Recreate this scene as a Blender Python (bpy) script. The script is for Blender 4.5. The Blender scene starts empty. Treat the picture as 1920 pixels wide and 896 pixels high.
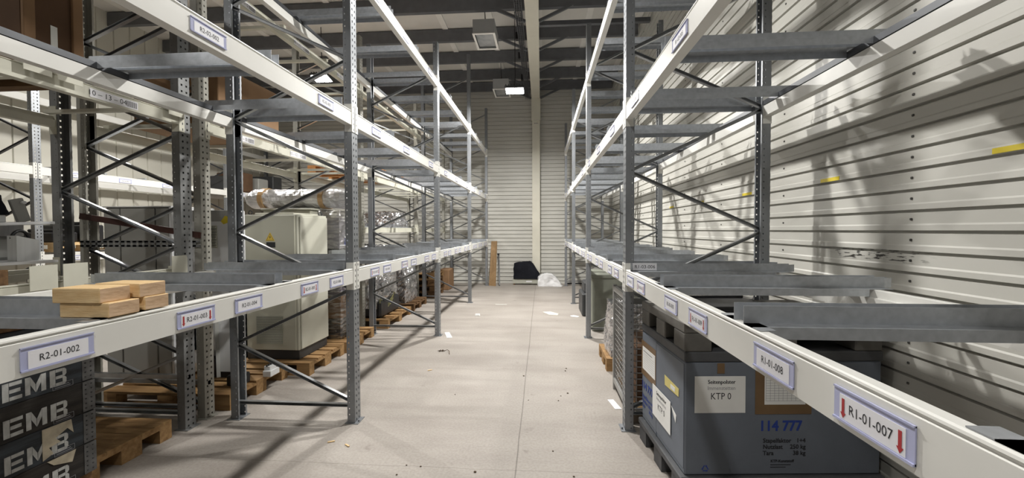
import bpy, math, random
from mathutils import Vector, Matrix
S = bpy.context.scene
COL = S.collection
random.seed(7)
PI = math.pi

# ------------------------------------------------------------------ camera
cam_d = bpy.data.cameras.new('camera')
cam_d.sensor_width = 36.0
cam_d.lens = 765.0 / 1920.0 * 36.0
cam_d.clip_start = 0.05
cam_d.clip_end = 100
cam = bpy.data.objects.new('camera', cam_d)
COL.objects.link(cam)
yaw = math.atan(55.3 / 765.0)
pitch = math.atan(17.34 * math.cos(yaw) / 765.0)
fw = Vector((-math.sin(yaw) * math.cos(pitch), math.cos(yaw) * math.cos(pitch), -math.sin(pitch)))
rt = Vector((math.cos(yaw), math.sin(yaw), 0))
up = rt.cross(fw)
ro = -0.003
rt, up = math.cos(ro) * rt + math.sin(ro) * up, math.cos(ro) * up - math.sin(ro) * rt
M3 = Matrix((rt, up, -fw)).transposed()
cam.matrix_world = Matrix.Translation((0, 0, 1.610)) @ M3.to_4x4()
S.camera = cam

# ------------------------------------------------------------------ view, world, lamp power
S.view_settings.view_transform = 'Standard'
S.view_settings.look = 'None'
S.view_settings.gamma = 1.0
S.view_settings.use_curve_mapping = False
S.view_settings.exposure = 0.0
world = bpy.data.worlds.new('world')
S.world = world
world.use_nodes = True
world.node_tree.nodes['Background'].inputs[0].default_value = (0.9, 0.95, 1.0, 1)
world.node_tree.nodes['Background'].inputs[1].default_value = 0.1
# LED flood lamps: x, y, z, tilt towards the viewer's end (degrees), watts
FLOODS = [(-0.535, 8.30, 4.42, 6, 280), (-4.75, 8.6, 4.90, 12, 170), (-0.50, 3.95, 4.40, 0, 145), (-0.50, -0.35, 4.40, 0, 60), (-5.4, 6.1, 4.7, 0, 150), (-5.2, -0.4, 4.7, 0, 55)]


# ------------------------------------------------------------------ materials
def nd(t, kind, **kw):
    n = t.nodes.new(kind)
    for k, v in kw.items():
        setattr(n, k, v)
    return n


def mat(name, col, rough=0.6, metal=0.0, var=0.12, scale=8.0, bump=0.0, bscale=40.0, stretch=(1, 1, 1), spec=0.5, dark=None, emit=None, alpha=1.0, detail=4.0, trans=0.0):
    m = bpy.data.materials.new(name)
    m.use_nodes = True
    t = m.node_tree
    b = t.nodes['Principled BSDF']
    b.inputs['Roughness'].default_value = rough
    b.inputs['Metallic'].default_value = metal
    b.inputs['Specular IOR Level'].default_value = spec
    b.inputs['Alpha'].default_value = alpha
    b.inputs['Transmission Weight'].default_value = trans
    c = Vector(col)
    d = Vector(dark) if dark else c * (1 - var)
    tc = nd(t, 'ShaderNodeTexCoord')
    mp = nd(t, 'ShaderNodeMapping')
    mp.inputs['Scale'].default_value = stretch
    t.links.new(tc.outputs['Object'], mp.inputs[0])
    nz = nd(t, 'ShaderNodeTexNoise')
    nz.inputs['Scale'].default_value = scale
    nz.inputs['Detail'].default_value = detail
    t.links.new(mp.outputs[0], nz.inputs['Vector'])
    rp = nd(t, 'ShaderNodeValToRGB')
    rp.color_ramp.elements[0].position = 0.3
    rp.color_ramp.elements[1].position = 0.7
    rp.color_ramp.elements[0].color = (*d, 1)
    rp.color_ramp.elements[1].color = (*c, 1)
    t.links.new(nz.outputs[0], rp.inputs[0])
    t.links.new(rp.outputs[0], b.inputs['Base Color'])
    if bump > 0:
        nb = nd(t, 'ShaderNodeTexNoise')
        nb.inputs['Scale'].default_value = bscale
        nb.inputs['Detail'].default_value = 5
        t.links.new(mp.outputs[0], nb.inputs['Vector'])
        bp = nd(t, 'ShaderNodeBump')
        bp.inputs['Strength'].default_value = bump
        bp.inputs['Distance'].default_value = 0.02
        t.links.new(nb.outputs[0], bp.inputs['Height'])
        t.links.new(bp.outputs[0], b.inputs['Normal'])
    if emit:
        b.inputs['Emission Color'].default_value = (*emit[0], 1)
        b.inputs['Emission Strength'].default_value = emit[1]
    return m


def wood_mat(name, col, dark, scale=3.0, stretch=(1, 10, 10), stain=None):
    m = mat(name, col, 0.75, 0, scale=scale, stretch=stretch, dark=dark, bump=0.15, bscale=18, spec=0.2, detail=8)
    return m


GALV = mat('galvanised_upright', (0.31, 0.325, 0.345), 0.45, 0.6, var=0.22, scale=14, stretch=(1, 1, 0.25), bump=0.02, bscale=60)
GALV_L = mat('galvanised_support', (0.50, 0.525, 0.56), 0.40, 0.6, var=0.2, scale=30, bump=0.02, bscale=80)
DARK_STRIP = mat('dark_galvanised_rail', (0.10, 0.105, 0.115), 0.45, 0.4, var=0.2, scale=10)  # dark tone for the strip along the rear beams
BRACE = mat('galvanised_brace', (0.40, 0.41, 0.42), 0.36, 0.75, var=0.2, scale=16)
BEAM = mat('white_beam_paint', (0.76, 0.755, 0.72), 0.42, 0, var=0.06, scale=5, spec=0.4)
BEAM_OLD = mat('beige_beam_paint', (0.60, 0.59, 0.50), 0.5, 0, var=0.14, scale=5, spec=0.4)
UP_OLD = mat('old_upright_grey', (0.25, 0.255, 0.255), 0.5, 0.3, var=0.3, scale=10, stretch=(1, 1, 0.3))
UP_CREAM = mat('cream_upright', (0.36, 0.35, 0.31), 0.5, 0.1, var=0.2, scale=10, stretch=(1, 1, 0.3))
RUST = mat('red_brown_bar', (0.07, 0.022, 0.015), 0.6, 0, var=0.3)
SLEEVE = mat('lilac_plastic_sleeve', (0.45, 0.47, 0.68), 0.25, 0, var=0.08, scale=20)
CARD = mat('white_card', (0.80, 0.80, 0.84), 0.55, 0, var=0.03)
PAPER = mat('white_paper', (0.80, 0.80, 0.78), 0.7, 0, var=0.05, scale=12)
INK = mat('black_ink', (0.02, 0.02, 0.025), 0.7, 0, var=0.1)
RED = mat('red_ink', (0.42, 0.03, 0.035), 0.6, 0, var=0.1)
BLUE = mat('blue_ink', (0.02, 0.05, 0.28), 0.6, 0, var=0.1)
GREYINK = mat('grey_ink', (0.3, 0.3, 0.32), 0.7, 0, var=0.1)
WHITEINK = mat('white_stencil', (0.52, 0.53, 0.52), 0.8, 0, scale=22, dark=(0.3, 0.3, 0.29))
YEL = mat('yellow_tape', (0.78, 0.62, 0.03), 0.5, 0, var=0.1)
SHEET = mat('cream_wall_sheet', (0.60, 0.59, 0.545), 0.42, 0, var=0.07, scale=1.3, spec=0.45)
SHEET_L = mat('beige_wall_sheet', (0.56, 0.545, 0.48), 0.45, 0, var=0.08, scale=1.3)
BACKW = mat('grey_back_wall', (0.30, 0.29, 0.27), 0.7, 0, var=0.1)
SCREW = mat('dark_screw', (0.10, 0.10, 0.095), 0.4, 0.5, var=0.1)
CREAM = mat('cream_steel', (0.66, 0.635, 0.54), 0.5, 0, var=0.06, scale=3)
PURLIN = mat('dark_grey_steel', (0.16, 0.165, 0.18), 0.45, 0.3, var=0.2, scale=6)
ROOF = mat('roof_deck', (0.72, 0.70, 0.66), 0.8, 0, var=0.1, scale=2.0)
ROOF_RIB = mat('roof_rib', (0.82, 0.80, 0.76), 0.7, 0, var=0.06)
BLACK = mat('black_plastic', (0.014, 0.014, 0.016), 0.45, 0, var=0.3)
CLOTH = mat('black_cloth', (0.012, 0.013, 0.018), 0.85, 0, var=0.3, bump=0.5, bscale=14, spec=0.15)
DARKGREY = mat('dark_grey_paint', (0.045, 0.047, 0.05), 0.5, 0, var=0.2)
WIRE = mat('zinc_wire', (0.42, 0.42, 0.41), 0.4, 0.5, var=0.2)
KTP = mat('grey_blue_plastic', (0.150, 0.170, 0.205), 0.6, 0, var=0.12, scale=6, bump=0.06, bscale=120)
KTP_D = mat('dark_grey_plastic', (0.085, 0.088, 0.095), 0.6, 0, var=0.25, scale=8)
CARDB = mat('brown_cardboard', (0.26, 0.15, 0.075), 0.8, 0, var=0.15, scale=6)
CARDB_D = mat('dark_cardboard', (0.12, 0.062, 0.03), 0.85, 0, var=0.3, scale=4)
TAPE_D = mat('brown_parcel_tape', (0.19, 0.115, 0.055), 0.45, 0, var=0.2)
TAPE = mat('brown_packing_tape', (0.42, 0.27, 0.13), 0.3, 0, var=0.15)
BEIGE_CAB = mat('beige_cabinet_paint', (0.50, 0.495, 0.41), 0.45, 0, var=0.06, scale=3)
BEIGE_CAB2 = mat('beige_cabinet_side', (0.545, 0.54, 0.46), 0.45, 0, var=0.05, scale=3)
GREY_CAB = mat('grey_cabinet_paint', (0.34, 0.34, 0.32), 0.5, 0, var=0.1, scale=3)
WHITE_CAB = mat('white_cabinet_paint', (0.74, 0.75, 0.76), 0.4, 0, var=0.04)
GREYBOX = mat('lamp_housing_grey', (0.40, 0.40, 0.40), 0.5, 0.1, var=0.06)
LENS = mat('lamp_glass', (0.50, 0.51, 0.52), 0.15, 0.3, var=0.35, scale=9)
STEEL = mat('brushed_steel', (0.72, 0.73, 0.74), 0.3, 0.6, var=0.15, scale=30, stretch=(1, 1, 0.05))
def film_mat():
    m = bpy.data.materials.new('clear_stretch_film')
    m.use_nodes = True
    t = m.node_tree
    t.nodes.remove(t.nodes['Principled BSDF'])
    tc = nd(t, 'ShaderNodeTexCoord')
    mp = nd(t, 'ShaderNodeMapping')
    mp.inputs['Scale'].default_value = (1.5, 1.5, 6)
    t.links.new(tc.outputs['Object'], mp.inputs[0])
    nz = nd(t, 'ShaderNodeTexNoise')
    nz.inputs['Scale'].default_value = 5
    nz.inputs['Detail'].default_value = 6
    t.links.new(mp.outputs[0], nz.inputs[0])
    bp = nd(t, 'ShaderNodeBump')
    bp.inputs['Strength'].default_value = 1.0
    bp.inputs['Distance'].default_value = .03
    t.links.new(nz.outputs[0], bp.inputs['Height'])
    gl = nd(t, 'ShaderNodeBsdfGlossy')
    gl.inputs['Roughness'].default_value = .14
    t.links.new(bp.outputs[0], gl.inputs['Normal'])
    tr = nd(t, 'ShaderNodeBsdfTransparent')
    tr.inputs[0].default_value = (.9, .9, .9, 1)
    mr = nd(t, 'ShaderNodeMapRange')
    t.links.new(nz.outputs[0], mr.inputs[0])
    mr.inputs[1].default_value = .40
    mr.inputs[2].default_value = .66
    mr.inputs[3].default_value = .06
    mr.inputs[4].default_value = .62
    mx = nd(t, 'ShaderNodeMixShader')
    t.links.new(mr.outputs[0], mx.inputs[0])
    t.links.new(tr.outputs[0], mx.inputs[1])
    t.links.new(gl.outputs[0], mx.inputs[2])
    t.links.new(mx.outputs[0], t.nodes['Material Output'].inputs[0])
    return m


FILM = film_mat()
FOIL = mat('silver_wrap', (0.78, 0.77, 0.78), 0.20, 0.85, scale=5, dark=(0.22, 0.22, 0.225), bump=0.6, bscale=14, spec=0.9, stretch=(1, 1, 1.6))
BUBBLE = mat('bubble_wrap', (0.84, 0.84, 0.86), 0.20, 0.35, scale=7, dark=(0.50, 0.50, 0.51), bump=0.8, bscale=13, stretch=(0.5, 1, 4))
WBAG = mat('white_plastic_bag', (0.80, 0.80, 0.81), 0.3, 0, var=0.1, scale=6, bump=0.4, bscale=8)
WOOD = wood_mat('pallet_wood', (0.40, 0.25, 0.115), (0.22, 0.125, 0.055))
WOOD_D = wood_mat('dark_pallet_wood', (0.20, 0.115, 0.055), (0.09, 0.05, 0.025))
PINE = wood_mat('pale_pine', (0.80, 0.60, 0.34), (0.66, 0.44, 0.22), scale=5, stretch=(2, 14, 14))
PINE_END = wood_mat('pine_end_grain', (0.64, 0.46, 0.31), (0.50, 0.34, 0.21), scale=16, stretch=(1, 1, 3))
BOARD = wood_mat('chipboard', (0.36, 0.235, 0.125), (0.27, 0.17, 0.085), scale=9, stretch=(4, 4, 1))
COLLAR = wood_mat('blue_grey_painted_plank', (0.050, 0.058, 0.068), (0.024, 0.025, 0.026), scale=5, stretch=(8, 1, 8))
COLLAR_B = wood_mat('brown_black_plank', (0.040, 0.036, 0.032), (0.018, 0.016, 0.015), scale=5, stretch=(8, 1, 8))
HINGE = mat('hinge_steel', (0.13, 0.13, 0.13), 0.5, 0.3, var=0.5, scale=25)
GREENBOX = mat('green_grey_box', (0.21, 0.22, 0.18), 0.6, 0, var=0.2)
ORANGE = wood_mat('orange_wood', (0.52, 0.25, 0.09), (0.34, 0.15, 0.05))
LEAF = mat('dry_leaf', (0.12, 0.08, 0.05), 0.8, 0, var=0.3)
LED = mat('led_face', (1, 1, 1), 0.4, 0, emit=((1.0, 0.98, 0.94), 40.0))


def floor_mat():
    m = bpy.data.materials.new('worn_concrete')
    m.use_nodes = True
    t = m.node_tree
    b = t.nodes['Principled BSDF']
    tc = nd(t, 'ShaderNodeTexCoord')

    def noise(sc, st, det=6):
        mp = nd(t, 'ShaderNodeMapping')
        mp.inputs['Scale'].default_value = st
        t.links.new(tc.outputs['Object'], mp.inputs[0])
        n = nd(t, 'ShaderNodeTexNoise')
        n.inputs['Scale'].default_value = sc
        n.inputs['Detail'].default_value = det
        t.links.new(mp.outputs[0], n.inputs['Vector'])
        return n

    def ramp(src, p0, p1, c0, c1):
        r = nd(t, 'ShaderNodeValToRGB')
        r.color_ramp.elements[0].position = p0
        r.color_ramp.elements[1].position = p1
        r.color_ramp.elements[0].color = (*c0, 1)
        r.color_ramp.elements[1].color = (*c1, 1)
        t.links.new(src.outputs[0], r.inputs[0])
        return r

    def mul(a, bb, f=1.0):
        x = nd(t, 'ShaderNodeMix', data_type='RGBA', blend_type='MULTIPLY')
        x.inputs[0].default_value = f
        t.links.new(a.outputs[2 if a.bl_idname == 'ShaderNodeMix' else 0], x.inputs[6])
        t.links.new(bb.outputs[2 if bb.bl_idname == 'ShaderNodeMix' else 0], x.inputs[7])
        return x
    big = ramp(noise(0.9, (1, 1, 1)), 0.3, 0.72, (0.345, 0.312, 0.280), (0.425, 0.39, 0.355))
    fine = ramp(noise(55, (1, 1, 1), 8), 0.35, 0.6, (0.87, 0.865, 0.86), (1, 1, 1))
    band = ramp(noise(2.2, (0.35, 1.6, 1)), 0.35, 0.55, (0.87, 0.86, 0.86), (1, 1, 1))
    spot = ramp(noise(6.0, (1, 1, 1), 3), 0.24, 0.31, (0.70, 0.68, 0.66), (1, 1, 1))
    x = mul(big, fine)
    x = mul(x, band, 0.9)
    x = mul(x, spot, 0.7)
    # saw-cut joint along the aisle
    sp = nd(t, 'ShaderNodeSeparateXYZ')
    t.links.new(tc.outputs['Object'], sp.inputs[0])
    w = noise(1.5, (1, 1, 1), 2)
    ma = nd(t, 'ShaderNodeMath', operation='MULTIPLY_ADD')
    t.links.new(w.outputs[0], ma.inputs[0])
    ma.inputs[1].default_value = 0.016
    t.links.new(sp.outputs[0], ma.inputs[2])
    ad = nd(t, 'ShaderNodeMath', operation='ADD')
    t.links.new(ma.outputs[0], ad.inputs[0])
    ad.inputs[1].default_value = 0.166
    ab = nd(t, 'ShaderNodeMath', operation='ABSOLUTE')
    t.links.new(ad.outputs[0], ab.inputs[0])
    lr = ramp(ab, 0.0025, 0.0045, (0.38, 0.37, 0.36), (1, 1, 1))
    x = mul(x, lr)
    mb2 = nd(t, 'ShaderNodeMath', operation='MULTIPLY_ADD')          # fine crack across the aisle
    t.links.new(w.outputs[0], mb2.inputs[0])
    mb2.inputs[1].default_value = 0.05
    t.links.new(sp.outputs[1], mb2.inputs[2])
    ad2 = nd(t, 'ShaderNodeMath', operation='SUBTRACT')
    t.links.new(mb2.outputs[0], ad2.inputs[0])
    ad2.inputs[1].default_value = 2.715
    ab2 = nd(t, 'ShaderNodeMath', operation='ABSOLUTE')
    t.links.new(ad2.outputs[0], ab2.inputs[0])
    x = mul(x, ramp(ab2, 0.0015, 0.0035, (0.62, 0.61, 0.60), (1, 1, 1)))
    t.links.new(x.outputs[2], b.inputs['Base Color'])
    b.inputs['Roughness'].default_value = 0.62
    b.inputs['Specular IOR Level'].default_value = 0.35
    nb = noise(70, (1, 1, 1), 6)
    bp = nd(t, 'ShaderNodeBump')
    bp.inputs['Strength'].default_value = 0.12
    bp.inputs['Distance'].default_value = 0.01
    t.links.new(nb.outputs[0], bp.inputs['Height'])
    t.links.new(bp.outputs[0], b.inputs['Normal'])
    return m


CONC = floor_mat()


# ------------------------------------------------------------------ mesh helpers
class MB:
    def __init__(self):
        self.v, self.f, self.m = [], [], []

    def add(self, vs, fs, mi=0, T=None):
        o = len(self.v)
        if T is not None:
            vs = [T @ Vector(p) for p in vs]
        self.v += [tuple(p) for p in vs]
        self.f += [tuple(i + o for i in q) for q in fs]
        self.m += [mi] * len(fs)
        return self

    def box(self, x0, x1, y0, y1, z0, z1, mi=0, T=None):
        vs = [(x0, y0, z0), (x1, y0, z0), (x1, y1, z0), (x0, y1, z0), (x0, y0, z1), (x1, y0, z1), (x1, y1, z1), (x0, y1, z1)]
        fs = [(3, 2, 1, 0), (4, 5, 6, 7), (0, 1, 5, 4), (1, 2, 6, 5), (2, 3, 7, 6), (3, 0, 4, 7)]
        return self.add(vs, fs, mi, T)

    def cbox(self, x0, x1, y0, y1, z0, z1, c=0.004, mi=0, T=None):
        """box with chamfered edges"""
        X, Y, Z = (x0, x1), (y0, y1), (z0, z1)
        vs, idx = [], {}
        for i in (0, 1):
            for j in (0, 1):
                for k in (0, 1):
                    sx, sy, sz = (1, -1)[i], (1, -1)[j], (1, -1)[k]
                    for a in range(3):
                        p = [X[i], Y[j], Z[k]]
                        for b2, s in ((0, sx), (1, sy), (2, sz)):
                            if b2 != a:
                                p[b2] += s * c
                        idx[(i, j, k, a)] = len(vs)
                        vs.append(tuple(p))
        fs = []
        for a in range(3):
            o1, o2 = [q for q in range(3) if q != a]
            for s in (0, 1):
                loop = []
                for u, w in ((0, 0), (1, 0), (1, 1), (0, 1)):
                    key = [0, 0, 0]
                    key[a], key[o1], key[o2] = s, u, w
                    loop.append(idx[(*key, a)])
                flip = (s == 0) != (a == 1)
                fs.append(tuple(reversed(loop)) if flip else tuple(loop))
        for a in range(3):
            o1, o2 = [q for q in range(3) if q != a]
            for s1 in (0, 1):
                for s2 in (0, 1):
                    k0, k1 = [0, 0, 0], [0, 0, 0]
                    k0[a], k0[o1], k0[o2] = 0, s1, s2
                    k1[a], k1[o1], k1[o2] = 1, s1, s2
                    fs.append((idx[(*k0, o1)], idx[(*k1, o1)], idx[(*k1, o2)], idx[(*k0, o2)]))
        for i in (0, 1):
            for j in (0, 1):
                for k in (0, 1):
                    fs.append((idx[(i, j, k, 0)], idx[(i, j, k, 1)], idx[(i, j, k, 2)]))
        return self.add(vs, fs, mi, T)

    def bar(self, p, q, w, h, mi=0, side=None):
        """rectangular bar from p to q; w across 'side', h across the other way"""
        p, q = Vector(p), Vector(q)
        d = (q - p).normalized()
        s = Vector(side) if side else (Vector((0, 0, 1)).cross(d) if abs(d.z) < 0.95 else Vector((1, 0, 0)))
        s = (s - d * s.dot(d)).normalized() * (w / 2)
        u = d.cross(s).normalized() * (h / 2)
        vs = [p - s - u, p + s - u, p + s + u, p - s + u, q - s - u, q + s - u, q + s + u, q - s + u]
        fs = [(3, 2, 1, 0), (4, 5, 6, 7), (0, 1, 5, 4), (1, 2, 6, 5), (2, 3, 7, 6), (3, 0, 4, 7)]
        return self.add(vs, fs, mi)

    def channel(self, p, q, w, h, side, t=0.004, mi=0):
        """C channel from p to q: web of height h, flanges w deep along +side"""
        p, q = Vector(p), Vector(q)
        d = (q - p).normalized()
        s = Vector(side)
        s = (s - d * s.dot(d)).normalized()
        u = d.cross(s).normalized()
        prof = [(0, -h / 2), (w, -h / 2), (w, -h / 2 + t), (t, -h / 2 + t), (t, h / 2 - t), (w, h / 2 - t), (w, h / 2), (0, h / 2)]
        n = len(prof)
        vs = [p + s * a + u * b for a, b in prof] + [q + s * a + u * b for a, b in prof]
        fs = [(i, (i + 1) % n, n + (i + 1) % n, n + i) for i in range(n)]
        fs += [tuple(reversed(range(n))), tuple(range(n, 2 * n))]
        return self.add(vs, fs, mi)

    def tube(self, pts, r, seg=8, mi=0):
        pts = [Vector(p) for p in pts]
        rings = []
        for i, p in enumerate(pts):
            d = (pts[min(i + 1, len(pts) - 1)] - pts[max(i - 1, 0)]).normalized()
            s = d.cross(Vector((0, 0, 1)))
            if s.length < 0.05:
                s = d.cross(Vector((1, 0, 0)))
            s.normalize()
            u = s.cross(d)
            rr = r[i] if isinstance(r, (list, tuple)) else r
            rings.append([p + (s * math.cos(2 * PI * k / seg) + u * math.sin(2 * PI * k / seg)) * rr for k in range(seg)])
        vs = [q for ring in rings for q in ring]
        fs = []
        for i in range(len(pts) - 1):
            for k in range(seg):
                k2 = (k + 1) % seg
                fs.append((i * seg + k, i * seg + k2, (i + 1) * seg + k2, (i + 1) * seg + k))
        fs.append(tuple(reversed(range(seg))))
        fs.append(tuple((len(pts) - 1) * seg + k for k in range(seg)))
        return self.add(vs, fs, mi)

    def prism(self, pts, axis, a0, a1, mi=0, T=None):
        """closed 2D outline extruded along axis ('x': pts=(y,z), 'y': pts=(x,z), 'z': pts=(x,y))"""
        def P(p, a):
            return {'x': (a, p[0], p[1]), 'y': (p[0], a, p[1]), 'z': (p[0], p[1], a)}[axis]
        n = len(pts)
        vs = [P(p, a0) for p in pts] + [P(p, a1) for p in pts]
        fs = [(i, (i + 1) % n, n + (i + 1) % n, n + i) for i in range(n)]
        fs += [tuple(reversed(range(n))), tuple(range(n, 2 * n))]
        return self.add(vs, fs, mi, T)

    def text(self, s, size, T, mi=0, align='CENTER'):
        vs, fs = text_geo(s, align)
        return self.add([(x * size, y * size, z) for x, y, z in vs], fs, mi, T)

    def build(self, name, mats, parent=None, loc=None, off=None, smooth=False, recalc=True):
        import bmesh
        off = Vector(off) if off is not None else (parent_loc(parent) if parent else (Vector(loc) if loc is not None else Vector((0, 0, 0))))
        me = bpy.data.meshes.new(name)
        me.from_pydata([tuple(Vector(p) - off) for p in self.v], [], self.f)
        mats = mats if isinstance(mats, (list, tuple)) else [mats]
        for mm in mats:
            me.materials.append(mm)
        me.polygons.foreach_set('material_index', self.m)
        if recalc:
            bm = bmesh.new()
            bm.from_mesh(me)
            bmesh.ops.recalc_face_normals(bm, faces=bm.faces)
            bm.to_mesh(me)
            bm.free()
        if smooth:
            me.polygons.foreach_set('use_smooth', [True] * len(me.polygons))
        o = bpy.data.objects.new(name, me)
        COL.objects.link(o)
        if parent:
            o.parent = parent
        elif loc is not None:
            o.location = loc
        return o


def parent_loc(o):
    l = Vector((0, 0, 0))
    while o:
        l += Vector(o.location)
        o = o.parent
    return l


_tc = {}


def text_geo(s, align):
    k = (s, align)
    if k not in _tc:
        cu = bpy.data.curves.new('t', 'FONT')
        cu.body = s
        cu.size = 1.0
        cu.align_x = align
        cu.align_y = 'CENTER'
        cu.resolution_u = 2
        ob = bpy.data.objects.new('t', cu)
        COL.objects.link(ob)
        bpy.context.view_layer.update()
        dg = bpy.context.evaluated_depsgraph_get()
        me = bpy.data.meshes.new_from_object(ob.evaluated_get(dg))
        _tc[k] = ([tuple(v.co) for v in me.vertices], [tuple(p.vertices) for p in me.polygons])
        bpy.data.objects.remove(ob)
        bpy.data.curves.remove(cu)
        bpy.data.meshes.remove(me)
    return _tc[k]


def frame_T(origin, xdir, ydir=(0, 0, 1)):
    x, y = Vector(xdir).normalized(), Vector(ydir).normalized()
    z = x.cross(y)
    return Matrix.Translation(origin) @ Matrix((x, y, z)).transposed().to_4x4()


def tag(o, label, cat, group=None, kind=None):
    o['label'] = label
    o['category'] = cat
    if group:
        o['group'] = group
    if kind:
        o['kind'] = kind
    return o


def struct(o):
    o['kind'] = 'structure'
    return o


def thing(name, loc, label, cat, group=None):
    o = bpy.data.objects.new(name, None)
    o.empty_display_size = 0.1
    COL.objects.link(o)
    o.location = loc
    return tag(o, label, cat, group)


def inst(src, parent, loc=(0, 0, 0), rz=0.0, label=None):
    """linked-mesh copy of a part under another thing"""
    c = src.copy()
    COL.objects.link(c)
    c.parent = parent
    c.location = loc
    c.rotation_euler = (0, 0, rz)
    return c


def grid_blob(cx, cy, z0, sx, sy, sz, amp, seed, taper=0.15, n=14, freq=3.0, crinkle=0.0):
    """crumpled wrapped load: subdivided box with rounded shoulders and creases"""
    from mathutils import noise as mn
    vs, fs, key = [], [], {}

    def P(u, v, w):
        k = (round(u, 4), round(v, 4), round(w, 4))
        if k in key:
            return key[k]
        x, y, z = u * 2 - 1, v * 2 - 1, w
        r = max(abs(x), abs(y), 1e-6)
        l = math.hypot(x, y)
        rd = 0.80 + 0.20 * (r / l if l > 1e-6 else 1)
        tp = 1 - taper * max(0, z - 0.2)
        x, y = x * rd * tp, y * rd * tp
        q = Vector((x * sx * freq + seed * 7.1, y * sy * freq + seed, z * sz * freq))
        d = mn.noise(q) + 0.55 * mn.noise(q * 2.3) + 0.3 * abs(mn.noise(q * 5.1)) + crinkle * mn.noise(q * 9.7)
        nrm = Vector((x, y, (z - 0.5) * 1.2)).normalized()
        zz = z0 + z * sz
        p = Vector((cx + x * sx / 2, cy + y * sy / 2, zz)) + nrm * d * amp * (0.3 + 0.7 * min(1, z * 4))
        p.z = max(p.z, z0)
        key[k] = len(vs)
        vs.append(tuple(p))
        return key[k]
    for a in range(n):
        for b in range(n):
            u0, u1, w0, w1 = a / n, (a + 1) / n, b / n, (b + 1) / n
            fs.append((P(u0, 0, w0), P(u1, 0, w0), P(u1, 0, w1), P(u0, 0, w1)))
            fs.append((P(u1, 1, w0), P(u0, 1, w0), P(u0, 1, w1), P(u1, 1, w1)))
            fs.append((P(0, u1, w0), P(0, u0, w0), P(0, u0, w1), P(0, u1, w1)))
            fs.append((P(1, u0, w0), P(1, u1, w0), P(1, u1, w1), P(1, u0, w1)))
            fs.append((P(u0, w0, 1), P(u1, w0, 1), P(u1, w1, 1), P(u0, w1, 1)))
            fs.append((P(u1, w0, 0), P(u0, w0, 0), P(u0, w1, 0), P(u1, w1, 0)))
    mb = MB()
    mb.add(vs, fs)
    return mb


# ------------------------------------------------------------------ lights (flood lamps, two of them in view; the last is added fill)
def flood(x, y, z, tilt, watts, label):
    t = thing('flood_lamp', (x, y, z), label, 'lamp', None)
    T = Matrix.Translation((x, y, z)) @ Matrix.Rotation(math.radians(-tilt), 4, 'X')
    h = MB().cbox(-.20, .20, -.15, .15, 0, .05, .012, 0, T)
    for k in range(7):
        h.box(-.18 + k * .055, -.165 + k * .055, -.12, .12, .05, .085, 0, T)
    h.build('lamp_housing', DARKGREY, t)
    MB().box(-.175, -.01, -.12, .12, -.012, 0, 0, T).box(.01, .175, -.12, .12, -.012, 0, 0, T).build('led_panel', LED, t)
    MB().tube([(x, y, z + .08), (x + .01, y, z + .3), (x, y, ROOF_H)], .008, 6).build('hanging_cable', BLACK, t)
    ld = bpy.data.lights.new('flood_light', 'AREA')
    ld.shape = 'RECTANGLE'
    ld.size, ld.size_y = 0.20, 0.12
    ld.energy = watts
    ld.color = (1.0, 0.978, 0.935)
    lo = bpy.data.objects.new('flood_light', ld)
    COL.objects.link(lo)
    lo.parent = t
    lo.location = T @ Vector((0, 0, -.03)) - Vector((x, y, z))
    lo.rotation_euler = (math.radians(-tilt), 0, 0)
    return t


ROOF_H = 6.0
LAB_F = ['lit LED flood lamp hanging beside the farther grey box luminaire',
         'lit LED flood lamp seen between the beams high above the old beige rack',
         'LED flood lamp hanging over the near part of the main aisle',
         'LED flood lamp hanging over the main aisle above the viewer',
         'LED flood lamp over the left storage aisle by its first rack',
         'LED flood lamp over the left storage aisle beside the viewer']
for p, lb in zip(FLOODS, LAB_F):
    flood(*p, lb)

# ------------------------------------------------------------------ room shell
WALL_X, WALL_Y, LEFT_X, BACK_Y = 2.07, 12.25, -8.69, -9.0
ROOF_Z = 6.0
struct(MB().box(LEFT_X - .3, WALL_X + .3, BACK_Y - .3, WALL_Y + .3, -.2, 0).build('floor', CONC))


def rib_profile(z0, z1, period=0.1165, phase=.068, d=0.026):
    """ribbed sheet, points (depth towards the room, height) going up: deep narrow groove, proud lower lip, sloped bead, flat"""
    pts = [(0, z0)]
    z = z0 + phase
    while z < z1 - period:
        pts += [(0, z), (-d, z + .0015), (-d, z + .016), (.006, z + .0175), (.006, z + .046), (0, z + .055)]
        z += period
    pts.append((0, z1))
    return pts


def sheet_wall(name, prof, a0, a1, place, back):
    """ribbed sheet with thickness: prof along height, a along wall"""
    n = len(prof)
    vs = [place(a0, d, z) for d, z in prof] + [place(a1, d, z) for d, z in prof]
    vs += [place(a0, back, prof[0][1]), place(a0, back, prof[-1][1]), place(a1, back, prof[0][1]), place(a1, back, prof[-1][1])]
    fs = [(i, i + 1, n + i + 1, n + i) for i in range(n - 1)]
    B = 2 * n
    fs += [(B, B + 1, B + 3, B + 2), (0, n, B + 2, B), (n - 1, B + 1, B + 3, 2 * n - 1)]
    fs += [tuple(list(range(n)) + [B + 1, B]), tuple(list(range(n, 2 * n)) + [B + 3, B + 2])]
    return MB().add(vs, fs)


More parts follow.
